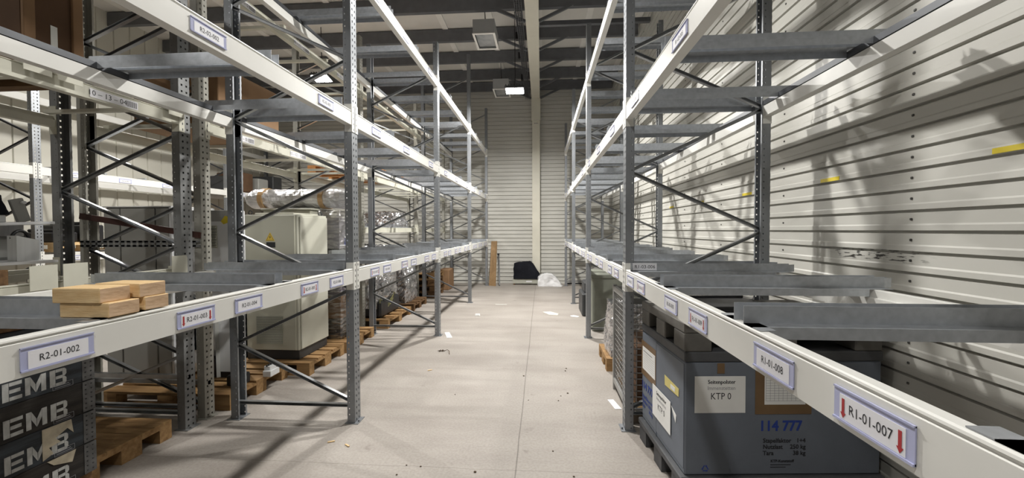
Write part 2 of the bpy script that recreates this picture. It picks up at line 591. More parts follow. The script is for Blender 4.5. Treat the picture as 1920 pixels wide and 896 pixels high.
def scuffed(base, name):
    m = base.copy()
    m.name = name
    t = m.node_tree
    b = t.nodes['Principled BSDF']
    src = b.inputs['Base Color'].links[0].from_socket
    tc = nd(t, 'ShaderNodeTexCoord')
    # box mask round the rubbed place at shelf height
    sp = nd(t, 'ShaderNodeSeparateXYZ')
    t.links.new(tc.outputs['Object'], sp.inputs[0])

    def band(sock, c, w):
        a = nd(t, 'ShaderNodeMath', operation='SUBTRACT')
        t.links.new(sock, a.inputs[0])
        a.inputs[1].default_value = c
        d = nd(t, 'ShaderNodeMath', operation='ABSOLUTE')
        t.links.new(a.outputs[0], d.inputs[0])
        g = nd(t, 'ShaderNodeMapRange')
        t.links.new(d.outputs[0], g.inputs[0])
        g.inputs[1].default_value = w * .55
        g.inputs[2].default_value = w
        g.inputs[3].default_value = 1
        g.inputs[4].default_value = 0
        return g
    gy, gz = band(sp.outputs[1], 2.72, .42), band(sp.outputs[2], 1.448, .042)
    mp = nd(t, 'ShaderNodeMapping')
    mp.inputs['Scale'].default_value = (1, 5, 28)
    t.links.new(tc.outputs['Object'], mp.inputs[0])
    nz = nd(t, 'ShaderNodeTexNoise')
    nz.inputs['Scale'].default_value = 3
    nz.inputs['Detail'].default_value = 8
    t.links.new(mp.outputs[0], nz.inputs[0])
    th = nd(t, 'ShaderNodeMapRange')
    t.links.new(nz.outputs[0], th.inputs[0])
    th.inputs[1].default_value = .54
    th.inputs[2].default_value = .60
    m1 = nd(t, 'ShaderNodeMath', operation='MULTIPLY')
    m2 = nd(t, 'ShaderNodeMath', operation='MULTIPLY')
    t.links.new(gy.outputs[0], m1.inputs[0])
    t.links.new(gz.outputs[0], m1.inputs[1])
    t.links.new(m1.outputs[0], m2.inputs[0])
    t.links.new(th.outputs[0], m2.inputs[1])
    mx = nd(t, 'ShaderNodeMix', data_type='RGBA')
    t.links.new(m2.outputs[0], mx.inputs[0])
    t.links.new(src, mx.inputs[6])
    mx.inputs[7].default_value = (.04, .037, .033, 1)
    t.links.new(mx.outputs[2], b.inputs['Base Color'])
    return m


prof = rib_profile(0, ROOF_Z)
wr = sheet_wall('wall_right', prof, BACK_Y, 5.75, lambda a, d, z: (WALL_X + .012 - d, a, z), -.12)
w2 = sheet_wall('wall_right', prof, 5.75, WALL_Y, lambda a, d, z: (WALL_X + .016 - d, a, z), -.12)
wr.v, n0 = wr.v + w2.v, len(wr.v)
wr.f += [tuple(i + n0 for i in q) for q in w2.f]
wr.m += w2.m
k = 0
zz = 0.0315
while zz < 5.9:                                                     # screw heads in the sheet's flats
    for y in (0.0, 1.24, 2.46, 3.68, 4.9, 6.12, 7.34, 8.56, 9.78, 11.0):
        if k % 2 == 0 or y in (2.46,):
            wr.cbox(WALL_X + .005, WALL_X + .014, y - .007, y + .007, zz - .007, zz + .007, .003, 1)
    k += 1
    zz += .1165
struct(wr.build('wall_right', [scuffed(SHEET, 'cream_wall_sheet_scuffed'), SCREW]))
struct(sheet_wall('wall_far', prof, LEFT_X, WALL_X + .02, lambda a, d, z: (a, WALL_Y + .012 - d, z), -.12).build('wall_far', SHEET))
lp = []
y = BACK_Y
while y < WALL_Y:
    lp += [(0, y), (0, y + .27), (-.02, y + .28), (-.02, y + .30), (0, y + .31)]
    y += .33
struct(sheet_wall('wall_left', lp, 0, ROOF_Z, lambda a, d, z: (LEFT_X + d, z, a), -.15).build('wall_left', SHEET_L))
struct(MB().box(LEFT_X - .3, WALL_X + .3, BACK_Y - .2, BACK_Y, 0, ROOF_Z).build('wall_back', BACKW))
struct(MB().box(LEFT_X - .3, WALL_X + .3, BACK_Y - .3, WALL_Y + .3, ROOF_Z, ROOF_Z + .2).build('ceiling', ROOF))
for i in range(11):                                                  # seams of the roof panels
    x = -8.2 + i * 1.02
    struct(MB().box(x - .06, x + .06, BACK_Y, WALL_Y, ROOF_Z - .025, ROOF_Z - .001).build('ceiling_panel_seam', ROOF_RIB))
# purlins: dark steel channels across the hall
PURL = [12.08, 11.15, 10.0, 8.86, 7.66] + [6.46 - 1.2 * i for i in range(13)]
for y in PURL:
    m = MB().channel((LEFT_X + .02, y, ROOF_Z - .15), (WALL_X - .03, y, ROOF_Z - .15), .09, .26, (0, 1, 0), .008)
    struct(m.build('ceiling_purlin', PURLIN))
# cream rafter and column
CX0, CX1 = -.285, -.045
rf = MB().box(CX0, CX1, BACK_Y, WALL_Y - .03, 5.45, 5.47).box(CX0, CX1, BACK_Y, WALL_Y - .03, 5.70, 5.72)
rf.box((CX0 + CX1) / 2 - .006, (CX0 + CX1) / 2 + .006, BACK_Y, WALL_Y - .03, 5.47, 5.70)
rf.box(CX0 + .002, CX1 - .002, 8.2, 8.21, 5.448, 5.451)
struct(rf.build('ceiling_rafter', CREAM))
YC = 12.03
c = MB().cbox(CX0 + .015, CX1 - .015 + .02, YC, WALL_Y - .02, 0, 5.45, .004)
c.cbox(CX0 - .005, CX1 + .02, YC - .02, WALL_Y - .02, 4.80, 5.45, .004)
for dx in (-.04, 0, .04):
    c.tube([(-.155 + dx, YC - .001, 4.72), (-.155 + dx, YC - .012, 4.72)], .012, 6, 1)
c.box(CX0 - .02, CX1 + .04, YC - .03, WALL_Y - .02, 0, .018)
struct(c.build('column', [CREAM, PURLIN]))
for y in PURL[:8]:                                                   # knee braces from rafter to purlin
    for s in (-1, 1):
        x0 = CX0 - .005 if s < 0 else CX1 + .005
        struct(MB().bar((x0, y - .02, 5.46), (x0 + s * .62, y - .02, 5.74), .05, .05, side=(0, 1, 0)).build('ceiling_knee_brace', PURLIN))
# dark rail and thin pipe under the roof, right half
struct(MB().box(CX1 + .01, WALL_X - .02, 7.92, 8.0, 5.52, 5.60).build('ceiling_rail', PURLIN))
# wire basket cable tray beside the rafter
ct = thing('cable_tray', (-.40, 0, 5.5), 'wire basket cable tray running along the left side of the cream rafter', 'cable tray')
w = MB()
for x, z in ((-.46, 5.46), (-.42, 5.46), (-.38, 5.46), (-.34, 5.46), (-.46, 5.51), (-.46, 5.56), (-.34, 5.51), (-.34, 5.56)):
    w.bar((x, -4, z), (x, WALL_Y - .05, z), .006, .006)
y = 3.0
while y < WALL_Y - .1:
    w.bar((-.46, y, 5.46), (-.34, y, 5.46), .006, .006)
    w.bar((-.46, y, 5.46), (-.46, y, 5.56), .006, .006)
    w.bar((-.34, y, 5.46), (-.34, y, 5.56), .006, .006)
    y += .07
w.build('wire_basket', PURLIN, ct)
cb = MB()
for i, (x, z) in enumerate(((-.44, 5.475), (-.41, 5.48), (-.385, 5.472), (-.36, 5.478))):
    cb.tube([(x + .008 * math.sin(j * 1.7 + i), -4 + j * .8, z) for j in range(21)], .009, 6)
cb.build('cables', BLACK, ct)
for y in (6.9, 8.35, 9.3, 10.6):
    MB().box(-.52, -.463, y, y + .10, 5.48, 5.62).build('tray_bracket', BLACK, ct)


# box luminaires (off) on chains
def box_lamp(x, y, z, label):
    t = thing('box_luminaire', (x, y, z), label, 'ceiling light', 'grey box luminaires hanging over the aisle')
    h = MB()
    W, D, Hh, th = .20, .33, .24, .012
    for a in ((x - W, x + W, y - D, y - D + th, z, z + Hh), (x - W, x + W, y + D - th, y + D, z, z + Hh), (x - W, x - W + th, y - D + th, y + D - th, z, z + Hh),
              (x + W - th, x + W, y - D + th, y + D - th, z, z + Hh), (x - W, x + W, y - D, y + D, z + Hh, z + Hh + .012)):
        h.box(*a)
    h.build('lamp_housing', GREYBOX, t)
    r = MB()
    for a in ((x - W - .01, x + W + .01, y - D - .01, y - D + .035), (x - W - .01, x + W + .01, y + D - .035, y + D + .01), (x - W - .01, x - W + .03, y - D + .035, y + D - .035), (x + W - .03, x + W + .01, y - D + .035, y + D - .035)):
        r.box(*a, z - .012, z - .001)
    r.build('frame', ROOF_RIB, t)
    MB().box(x - W + .03, x + W - .03, y - D + .035, y + D - .035, z + .03, z + .036).build('reflector', LENS, t)
    MB().tube([(x - .05, y, z + .12), (x + .05, y, z + .12)], .05, 10).build('bulb', LENS, t)
    for s in (-1, 1):
        MB().tube([(x, y + s * .06, z + Hh + .01), (x - .02, y + s * .02, z + Hh + .3), (x - .03, y, 6.0)], .006, 6).build('chain', BLACK, t)
    return t


box_lamp(-1.05, 7.80, 5.2, 'unlit grey box luminaire over the aisle, nearer of the two by the rafter')
box_lamp(-1.03, 10.75, 5.2, 'unlit grey box luminaire beside the lit flood lamp at the far wall')

# ------------------------------------------------------------------ pallet racks
SOLID = []


def upright_mesh(name, h, m, square=False):
    """perforated steel upright, front face at x=0 looking to +x, y 0..0.1, body to x=-0.065"""
    mb = MB()
    W, D, P = .1, .066, .05
    hw, hh = (.0065, .0095) if not square else (.0075, .0075)
    c1, c2 = .028, .072
    cols = [0, c1 - hw, c1 + hw, .046, .054, c2 - hw, c2 + hw, W]
    xo = [0, 0, 0, 0, -.006, -.006, 0, 0, 0]
    rows = int(h / P)

    def quad(a, b, c_, d):
        mb.add([a, b, c_, d], [(0, 1, 2, 3)])
    for r in range(rows):
        z0, zm0, zm1, z1 = r * P, r * P + P / 2 - hh, r * P + P / 2 + hh, (r + 1) * P
        if r == rows - 1:
            z1 = h
        for za, zb, hole in ((z0, zm0, False), (zm0, zm1, True), (zm1, z1, False)):
            for i in range(len(cols) - 1):
                if hole and i in (1, 5):
                    continue
                quad((0, cols[i], za), (0, cols[i + 1], za), (0, cols[i + 1], zb), (0, cols[i], zb))
        # flanges: round dots near the back edge
        a, b2 = .044, .052
        for yy in (0, W):
            for za, zb, hole in ((z0, zm0 + .004, False), (zm0 + .004, zm1 - .004, True), (zm1 - .004, z1, False)):
                xs = [0, -a, -b2, -D]
                for i in range(3):
                    if hole and i == 1:
                        continue
                    quad((xs[i], yy, za), (xs[i + 1], yy, za), (xs[i + 1], yy, zb), (xs[i], yy, zb))
            s = .016 if yy == 0 else -.016
            quad((-D, yy, z0), (-D, yy + s, z0), (-D, yy + s, z1), (-D, yy, z1))
    import bmesh
    me = bpy.data.meshes.new(name)
    me.from_pydata(mb.v, [], mb.f)
    bm = bmesh.new()
    bm.from_mesh(me)
    bmesh.ops.remove_doubles(bm, verts=bm.verts, dist=1e-5)
    bmesh.ops.recalc_face_normals(bm, faces=bm.faces)
    bm.to_mesh(me)
    bm.free()
    me.materials.append(m)
    return me


_um = {}


def put_upright(rack, x, y, h, face, m, square=False):
    """face +1: front looks to +x with its plane at x; -1: looks to -x"""
    k = (round(h, 3), m.name, square)
    if k not in _um:
        _um[k] = upright_mesh('upright', h, m, square)
    o = bpy.data.objects.new('upright', _um[k])
    COL.objects.link(o)
    o.parent = rack
    L = Vector(rack.location)
    if face > 0:
        o.location = Vector((x, y, 0)) - L
    else:
        o.location = Vector((x, y + .1, 0)) - L
        o.rotation_euler = (0, 0, PI)
    md = o.modifiers.new('thickness', 'SOLIDIFY')
    md.thickness = .0022
    md.offset = -1
    # foot plate with an anchor bolt
    xa, xb = (x - .085, x + .03) if face > 0 else (x - .03, x + .085)
    f = MB().box(xa, xb, y - .015, y + .115, .0, .006)
    f.tube([(x + face * .018, y + .03, .006), (x + face * .018, y + .03, .02)], .009, 6)
    p = f.build('foot_plate', m, None, off=Vector((x, y, 0)) if face > 0 else Vector((x, y + .1, 0)))
    if face < 0:
        for v in p.data.vertices:
            v.co.x, v.co.y = -v.co.x, -v.co.y
    p.parent = o
    return o


BEAM_PROF = [(0, 0), (0, .104), (-.005, .107), (-.005, .111), (0.0, .114), (-.0015, .119), (-.006, .122), (-.034, .122), (-.036, .120), (-.036, .082), (-.055, .080), (-.055, 0)]


def put_beam(rack, x, y0, y1, z0, face, m, hf=1.0):
    """beam between y0 and y1, visible face at x looking to face"""
    pts = [(x + face * p[0], z0 + p[1] * hf) for p in BEAM_PROF]
    b = MB().prism(pts, 'y', y0, y1)
    o = b.build('beam', m, rack)
    for ye, s in ((y0, -1), (y1, 1)):                                 # hook plates at both ends
        c = MB()
        za, zb = z0 - .055, z0 + .122 + .05
        xi, xo_ = x + face * .001, x + face * .004
        c.box(min(xi, xo_), max(xi, xo_), min(ye, ye + s * .044), max(ye, ye + s * .044), za, zb)
        xi, xo_ = x - face * .06, x + face * .004
        c.box(min(xi, xo_), max(xi, xo_), min(ye, ye - s * .004), max(ye, ye - s * .004), za, zb)
        for k in range(5):                                            # slots in the hook plate
            zc = za + .022 + k * .046
            xs0, xs1 = x + face * .004, x + face * .0048
            c.box(min(xs0, xs1), max(xs0, xs1), ye + s * .026 - .004, ye + s * .026 + .004, zc - .009, zc + .009, 1)
        c.build('beam_connector', [m, DARKGREY], o, off=parent_loc(o))
    return o


def put_inner_strip(rack, x, y0, y1, z0, face):
    """galvanised channel lying on the inner ledge of a rear beam"""
    d = -face
    xs = [x + d * .0375, x + d * .060]
    b = MB().box(min(xs), max(xs), y0, y1, z0 + .084, z0 + .087)
    xs = [x + d * .0575, x + d * .060]
    b.box(min(xs), max(xs), y0, y1, z0 + .087, z0 + .119)
    b.build('inner_rail', DARK_STRIP, rack)


def put_label(beam, x, yc, zc, face, txt, arrows=False, w=.200, h=.072, size=.0305):
    """clear lilac sleeve with a printed white card, stuck on the beam face"""
    T = frame_T((x + face * .0012, yc, zc), (0, face, 0))
    L = MB()
    L.box(-w / 2, w / 2, -h / 2, h / 2, 0, .0025, 0, T)
    L.box(-w / 2, w / 2, -h / 2 - .001, -h / 2 + .004, 0, .006, 0, T)
    L.box(-w / 2, w / 2, h / 2 - .003, h / 2 + .001, 0, .005, 0, T)
    cw = w - .036
    L.box(-cw / 2, cw / 2, -h / 2 + .005, h / 2 - .013, .0025, .0035, 1, T)
    L.text(txt, size, T @ Matrix.Translation((0, -.004, .0040)) @ Matrix.Scale(.86, 4, (1, 0, 0)), 2)
    if arrows:
        for s in (-1, 1):
            a = MB()
            ax = s * (cw / 2 - .011)
            pts = [(ax - .004, .019), (ax + .004, .019), (ax + .004, -.012), (ax + .008, -.012), (ax, -.024), (ax - .008, -.012), (ax - .004, -.012)]
            vs = [(px, py - .004, .0041) for px, py in pts]
            L.add(vs, [tuple(range(7))[::-1]], 3, T)
    return L.build('label_holder', [SLEEVE, CARD, INK, RED], beam, off=parent_loc(beam), recalc=False)


def put_support(rack, xa, xb, inx0, inx1, y, s, z, m, short=0.0):
    """pressed steel cross support: upright leaf at y, ledge to y+s*.058 resting on the beams, web below between the beams.
    xa..xb whole length, inx0..inx1 clear span between beams; s = side of the ledge"""
    b = MB()
    t = .0025
    z += .001
    def bx(x0, x1, ya, yb, z0, z1):
        b.box(min(x0, x1), max(x0, x1), min(ya, yb), max(ya, yb), z0, z1)
    la = xa + short * (1 if xb > xa else -1)
    bx(la, xb, y, y - s * t, z, z + .060)
    bx(xa, xb, y, y + s * .058, z, z + t)
    bx(inx0, inx1, y + s * .058, y + s * (.058 - t), z - .036, z)
    # end lug on the aisle beam and bent tab at the back end
    d = 1 if xb > xa else -1
    bx(xa, xa + d * .05, y, y + s * .10, z, z + t)
    b.add([(xb, y, z), (xb + d * .05, y - s * .02, z), (xb + d * .05, y - s * .02, z + .052), (xb, y, z + .052),
           (xb, y - s * t, z), (xb + d * .05, y - s * (.02 + t), z), (xb + d * .05, y - s * (.02 + t), z + .052), (xb, y - s * t, z + .052)],
          [(0, 1, 2, 3), (7, 6, 5, 4), (0, 4, 5, 1), (1, 5, 6, 2), (2, 6, 7, 3), (3, 7, 4, 0)])
    return b.build('cross_support', m, rack)


def put_braces(rack, xf, xr, y, h, m, z0=.17, step=.475, first_front=True, base=True):
    """zigzag of C channels between the front and the rear upright"""
    k, z = 0, z0
    d = 1 if xr > xf else -1
    a, b2 = xf + d * .03, xr - d * .03
    while z + step < h - .1:
        fr = (k % 2 == 0) == first_front
        p, q = (a, y + .05, z), (b2, y + .05, z + step)
        if not fr:
            p, q = (b2, y + .05, z), (a, y + .05, z + step)
        MB().channel(p, q, .030, .026, (0, -1, 0), .003).build('brace', m, rack)
        z += step
        k += 1
    if base:
        MB().channel((a, y + .05, z0 - .03), (b2, y + .05, z0 - .03), .030, .026, (0, -1, 0), .003).build('brace', m, rack)


XL, XR, DEP = -1.5496, .6627, 1.09
YL, YR = 3.261, 3.278
Z1, Z2, Z3 = 1.172, 2.472, 3.755
SUP = [(.113, 1), (.925, -1), (.995, 1), (1.815, -1), (1.885, 1), (2.655, -1)]

# ---- left rack along the main aisle
R2 = thing('pallet_rack', (XL - DEP / 2, 6.0, 0), 'empty grey steel pallet rack with white beams along the left side of the main aisle', 'pallet rack')
HL = [4.43, 4.43, 4.43, 5.43, 5.09]
for i, h in enumerate(HL):
    y = YL + 2.8 * (i - 1)
    put_upright(R2, XL, y, h, 1, GALV)
    put_upright(R2, XL - DEP, y, h, -1, GALV)
    put_braces(R2, XL, XL - DEP, y, h, BRACE)
L1OFF, L1ARR = [.435, .735, 1.26, 1.59, 2.16, 2.52], [True, False, True, False, True, False]
for bay in range(4):
    ys = YL + 2.8 * (bay - 1)
    for li, z in enumerate((Z1, Z2, Z3)):
        bf = put_beam(R2, XL, ys + .1, ys + 2.8, z, 1, BEAM)
        put_beam(R2, XL - DEP, ys + .1, ys + 2.8, z, -1, BEAM)
        if li:
            put_inner_strip(R2, XL - DEP, ys + .1, ys + 2.8, z, -1)
        if li == 0:
            for j in range(6):
                put_label(bf, XL, ys + L1OFF[j], z + .052, 1, 'R2-01-%03d' % (6 * bay + j + 1), L1ARR[j])
        else:
            for j in range(3):
                put_label(bf, XL, ys + (.5, 1.36, 2.40)[j], z + .058, 1, 'R2-0%d-%03d' % (li + 1, 3 * bay + j + 1), False, .205, .064)
        for k, (o, s) in enumerate(SUP):
            sh = .225 if (bay == 0 and li == 0 and k in (1, 2)) else 0.0
            put_support(R2, XL - .008, XL - DEP - .06, XL - .058, XL - DEP + .058, ys + o, s, z + .122, GALV_L, sh)

# ---- right rack against the wall
R1 = thing('pallet_rack', (XR + DEP / 2, 6.0, 0), 'grey steel pallet rack with white beams along the ribbed right wall', 'pallet rack')
for i in range(5):
    y = YR + 2.8 * (i - 1)
    put_upright(R1, XR, y, 4.62, -1, GALV)
    put_upright(R1, XR + DEP, y, 4.62, 1, GALV)
    put_braces(R1, XR, XR + DEP, y, 4.62, BRACE)
R1OFF, R1ARR = [.385, .735, 1.30, 1.66, 2.29, 2.61], [True, False, True, False, True, False]
for bay in range(4):
    ys = YR + 2.8 * (bay - 1)
    for li, z in enumerate((Z1, Z2, Z3)):
        bf = put_beam(R1, XR, ys + .1, ys + 2.8, z, -1, BEAM)
        put_beam(R1, XR + DEP, ys + .1, ys + 2.8, z, 1, BEAM)
        if li:
            put_inner_strip(R1, XR + DEP, ys + .1, ys + 2.8, z, 1)
        if li == 0:
            for j in range(6):
                put_label(bf, XR, ys + R1OFF[j], z + .052, -1, 'R1-01-%03d' % (6 * bay + j + 7), R1ARR[j])
        else:
            for j in range(3):
                put_label(bf, XR, ys + (.62, 1.55, 2.49)[j], z + .058, -1, 'R1-0%d-%03d' % (li + 1, 3 * bay + j + 4), False, .215, .064)
        for o, s in SUP:
            put_support(R1, XR + .008, XR + DEP + .06, XR + .058, XR + DEP - .058, ys + o, s, z + .122, GALV_L)
# loose label strip leaning on the cross support by the upright
sg = MB()
T = frame_T((XR + .112, YR - .148, Z1 + .122 + .034), (1, 0, 0))
sg.box(-.088, .088, -.027, .027, 0, .003, 0, T)
sg.text('R1-03-006', .036, T @ Matrix.Translation((0, 0, .0035)), 1)
tag(sg.build('location_sign', [CARD, INK], None, loc=(XR + .112, YR - .148, Z1 + .125)), 'small card reading R1-03-006 propped on the white beam by the near right upright', 'sign')

# ---- old racks back to back behind the left one: near run and far run
XB, XF = -2.865, -3.985                                             # faces towards the left rack / towards the storage aisle
R3 = thing('pallet_rack', (-3.42, 1.6, 0), 'old grey perforated rack section holding the crate stack and steel hopper at far left', 'pallet rack')
R3b = thing('pallet_rack', (-3.42, 7.0, 0), 'old beige pallet rack run behind the left rack, above the control cabinets', 'pallet rack')


def old_rack(root, ys, bays, up_m, levels, sq=True):
    for y in ys:
        put_upright(root, XB, y, 4.7, 1, up_m, sq)
        put_upright(root, XF, y, 4.7, -1, up_m, sq)
        put_braces(root, XF, XB, y, 4.7, BRACE, .16 if root is R3 else .12, .445, root is R3, True)
    for (a, b2, lv) in bays:
        for z in lv:
            put_beam(root, XB, a, b2, z, 1, BEAM_OLD, .75)
            put_beam(root, XF, a, b2, z, -1, BEAM_OLD, .75)


old_rack(R3, [.255, 3.058], [(.355, 3.058, (1.225, 2.452, 3.765))], UP_OLD, None)
old_rack(R3b, [3.252, 6.33, 9.25, 11.9], [(3.352, 6.33, (2.452, 3.765)), (6.43, 9.25, (1.565, 2.452, 3.765)), (9.35, 11.9, (1.565, 2.452, 3.765))], UP_CREAM, None)
MB().bar((XF + .02, 3.24, 1.74), (XB - .0, 3.24, 1.57), .012, .05, side=(0, 1, 0)).build('brace', RUST, R3b)
pb = MB()
for k in range(20):
    x0 = XF + .02 + k * .054
    pb.box(x0, x0 + .034, 3.236, 3.240, 1.475, 1.525)
pb.box(XF + .02, XB, 3.236, 3.240, 1.511, 1.528)
pb.box(XF + .02, XB, 3.236, 3.240, 1.472, 1.489)
pb.build('perforated_rail', UP_OLD, R3b)
MB().bar((XF, 3.3, .30), (XB, 3.3, .30), .03, .035).build('brace', BRACE, R3b)
MB().bar((XF, 3.1, .42), (XB, 3.1, .42), .03, .035).build('brace', BRACE, R3)
for z, zb in ((1.225, 1.225), (2.452, 2.546)):                        # beige cross bars with square end plates
    for y in (.6, 1.28, 2.125, 2.285, 3.0):
        b = MB().box(XF + .045, XB + .03, y - .02, y + .02, zb, zb + .026)
        if zb < 2:
            b = MB().box(XF + .045, XB - .045, y - .02, y + .02, zb, zb + .026).box(XB - .05, XB + .03, y - .02, y + .02, z + .093, z + .11)
            b.box(XB - .05, XB - .046, y - .02, y + .02, zb, z + .11)
        b.box(XB + .03, XB + .034, y - .066, y + .066, z + .05, z + .19)
        b.build('cross_support', BEAM_OLD, R3)
for z, bays in ((2.452, ((3.5, 6.2), (6.6, 9.1), (9.5, 11.7))), (3.765, ((3.5, 6.2), (6.6, 9.1)))):
    for a, b2 in bays:
        for k in range(4):
            y = a + (b2 - a) * k / 3
            MB().box(XF - .02, XB + .02, y - .02, y + .02, z + .093, z + .125).build('cross_support', BEAM_OLD, R3b)


def beam_code(beam, yc, z, txt):
    T = frame_T((XB + .0012, yc, z), (0, 1, 0))
    L = MB()
    L.box(-.155, .155, -.028, .028, 0, .001, 0, T)
    L.text(txt, .048, T @ Matrix.Translation((-.045, 0, .0015)), 1)
    for k in range(11):
        x = .075 + k * .007
        L.box(x, x + (.002, .004)[k % 2], -.02, .02, .001, .0016, 1, T)
    L.build('barcode_label', [CARD, INK], beam, off=parent_loc(beam), recalc=False)


def beams_of(root, y0, z):
    for o in root.children:
        if o.name.startswith('beam') and not o.name.startswith('beam_c'):
            ws = [v.co + parent_loc(o) for v in o.data.vertices]
            if abs(min(v.y for v in ws) - y0) < .02 and abs(min(v.z for v in ws) - z) < .01 and max(v.x for v in ws) > XB - .02:
                return o


beam_code(beams_of(R3, .355, 2.452), 2.57, 2.452 + .041, '10 – 13 – 04')
beam_code(beams_of(R3, .355, 2.452), 1.70, 2.452 + .041, '10 – 13 – 03')
for yc, tx in ((3.75, '10 – 12 – 01'), (4.65, '10 – 12 – 02'), (5.6, '10 – 12 – 03')):
    beam_code(beams_of(R3b, 3.352, 2.452), yc, 2.452 + .041, tx)
for yc, tx in ((3.8, '10 – 11 – 03'), (4.75, '10 – 11 – 02'), (5.75, '10 – 11 – 01')):
    beam_code(beams_of(R3b, 3.352, 3.765), yc, 3.765 + .041, tx)
for yc, tx in ((6.9, '10 – 10 – 03'), (7.9, '10 – 10 – 02')):
    beam_code(beams_of(R3b, 6.43, 3.765), yc, 3.765 + .041, tx)

# ---- rack along the left wall
R4 = thing('pallet_rack', (-7.95, 6, 0), 'pallet rack with white beams standing against the far left wall', 'pallet rack')
R4Y = [1.8, 5.46, 9.12, 12.0]
for y in R4Y:
    put_upright(R4, -7.4, y, 4.6, 1, GALV)
    put_upright(R4, -8.5, y, 4.6, -1, GALV)
    put_braces(R4, -7.4, -8.5, y, 4.6, PURLIN)
for i in range(3):
    for li, z in enumerate((1.135, 2.442, 3.75)):
        bf = put_beam(R4, -7.4, R4Y[i] + .1, R4Y[i + 1], z, 1, BEAM)
        put_beam(R4, -8.5, R4Y[i] + .1, R4Y[i + 1], z, -1, BEAM)
        if li < 2:
            for j in range(4):
                put_label(bf, -7.4, R4Y[i] + .5 + j * .82, z + .055, 1, 'R4-0%d-%03d' % (li + 1, 4 * i + j + 1), li == 0 and j % 2 == 0, .22, .07)
    for z in (1.135, 2.442):
        for k in range(5):
            y = R4Y[i] + .3 + k * .7
            MB().box(-8.5, -7.4, y - .02, y + .02, z + .122, z + .15).build('cross_support', GALV_L, R4)


# ------------------------------------------------------------------ pallets
def pallet(x0, y0, z0, lx, ly, label, m=None, group='wooden pallets in the racks', simple=False):
    """EUR pallet with corner x0,y0: the long boards run along the longer side"""
    m = m or WOOD
    t = thing('wooden_pallet', (x0 + lx / 2, y0 + ly / 2, z0), label, 'pallet', group)
    along_x = lx >= ly
    A, B = (lx, ly) if along_x else (ly, lx)                         # A long, B short

    def bx(mb, a0, a1, b0, b1, za, zb):
        if along_x:
            mb.box(x0 + a0, x0 + a1, y0 + b0, y0 + b1, z0 + za, z0 + zb)
        else:
            mb.box(x0 + b0, x0 + b1, y0 + a0, y0 + a1, z0 + za, z0 + zb)
    sets = {'deck_board': [], 'cross_board': [], 'block': [], 'bottom_board': []}
    for k, wd in enumerate((.145, .1, .145, .1, .145)):
        c = .0725 + k * (B - .145) / 4
        sets['deck_board'].append((0, A, c - wd / 2, c + wd / 2, .122, .144))
    for a in (0, A / 2 - .0725, A - .145):
        sets['cross_board'].append((a, a + .145, 0, B, .100, .122))
        for b2, wd in ((0, .1), (B / 2 - .0725, .145), (B - .1, .1)):
            sets['block'].append((a, a + .145, b2, b2 + wd, .022, .100))
    for b2, wd in ((0, .1), (B / 2 - .0725, .145), (B - .1, .1)):
        sets['bottom_board'].append((0, A, b2, b2 + wd, 0, .022))
    if simple:
        mb = MB()
        for bs in sets.values():
            for q in bs:
                bx(mb, *q)
        mb.build('pallet_body', m, t)
    else:
        for nm, bs in sets.items():
            for q in bs:
                mb = MB()
                bx(mb, *q)
                mb.build(nm, m, t)
    return t


pallet(-4.02, 3.42, 0, 1.24, .83, 'wooden pallet carrying the white and grey cabinets', group=None)
pallet(-3.78, 4.30, 0, 1.22, .80, 'wooden pallet under the big beige control cabinet', group=None)
pallet(-3.76, 5.14, 0, 1.22, .86, 'wooden pallet under the film-wrapped stack behind the beige cabinet', group=None)
pallet(-3.72, 6.46, 0, 1.22, 1.20, 'wooden pallet under the silver-wrapped machine', group=None)
pallet(-4.08, 2.33, 0, 1.2, .62, 'worn wooden pallet on the floor right of the dark crate stack', group=None)
pallet(-3.72, 7.86, 0, 1.2, .92, 'dark wooden pallet under the second silver-wrapped load', WOOD_D, None, True)
pallet(-3.72, 9.42, 0, 1.2, .9, 'bottom one of the dark wooden pallets stacked beyond the wrapped loads', WOOD_D, None, True)
pallet(-3.70, 9.44, .146, 1.2, .9, 'second of the dark wooden pallets stacked beyond the wrapped loads', WOOD_D, None, True)
pallet(-3.73, 9.41, .292, 1.2, .9, 'third of the dark wooden pallets stacked beyond the wrapped loads', WOOD_D, None, True)
pallet(-3.71, 9.42, .438, 1.2, .9, 'top one of the dark wooden pallets stacked beyond the wrapped loads', WOOD, None, True)
pallet(.735, 4.66, 0, .9, .62, 'wooden pallet under the silver-wrapped load at right', group=None)
pallet(-3.92, 1.05, 1.252, .97, 1.0, 'dark wooden pallet on the old rack shelf below the white board', WOOD_D, None)
for k, y in enumerate((6.75, 7.75)):
    pallet(-4.0, y, 2.58, 1.1, .8, ('orange wooden pallet on the upper shelf of the beige rack, nearer one', 'orange wooden pallet on the upper shelf of the beige rack, farther one')[k], ORANGE, 'orange pallets on the beige rack', True)
pallet(-8.48, 4.15, 1.288, 1.1, 1.2, 'wooden pallet with black boxes on the left wall rack, nearest one', PINE, None, True)
pallet(-8.48, 5.7, 1.288, 1.1, .9, 'wooden pallet with dark parts on the left wall rack behind the old upright', PINE, None, True)

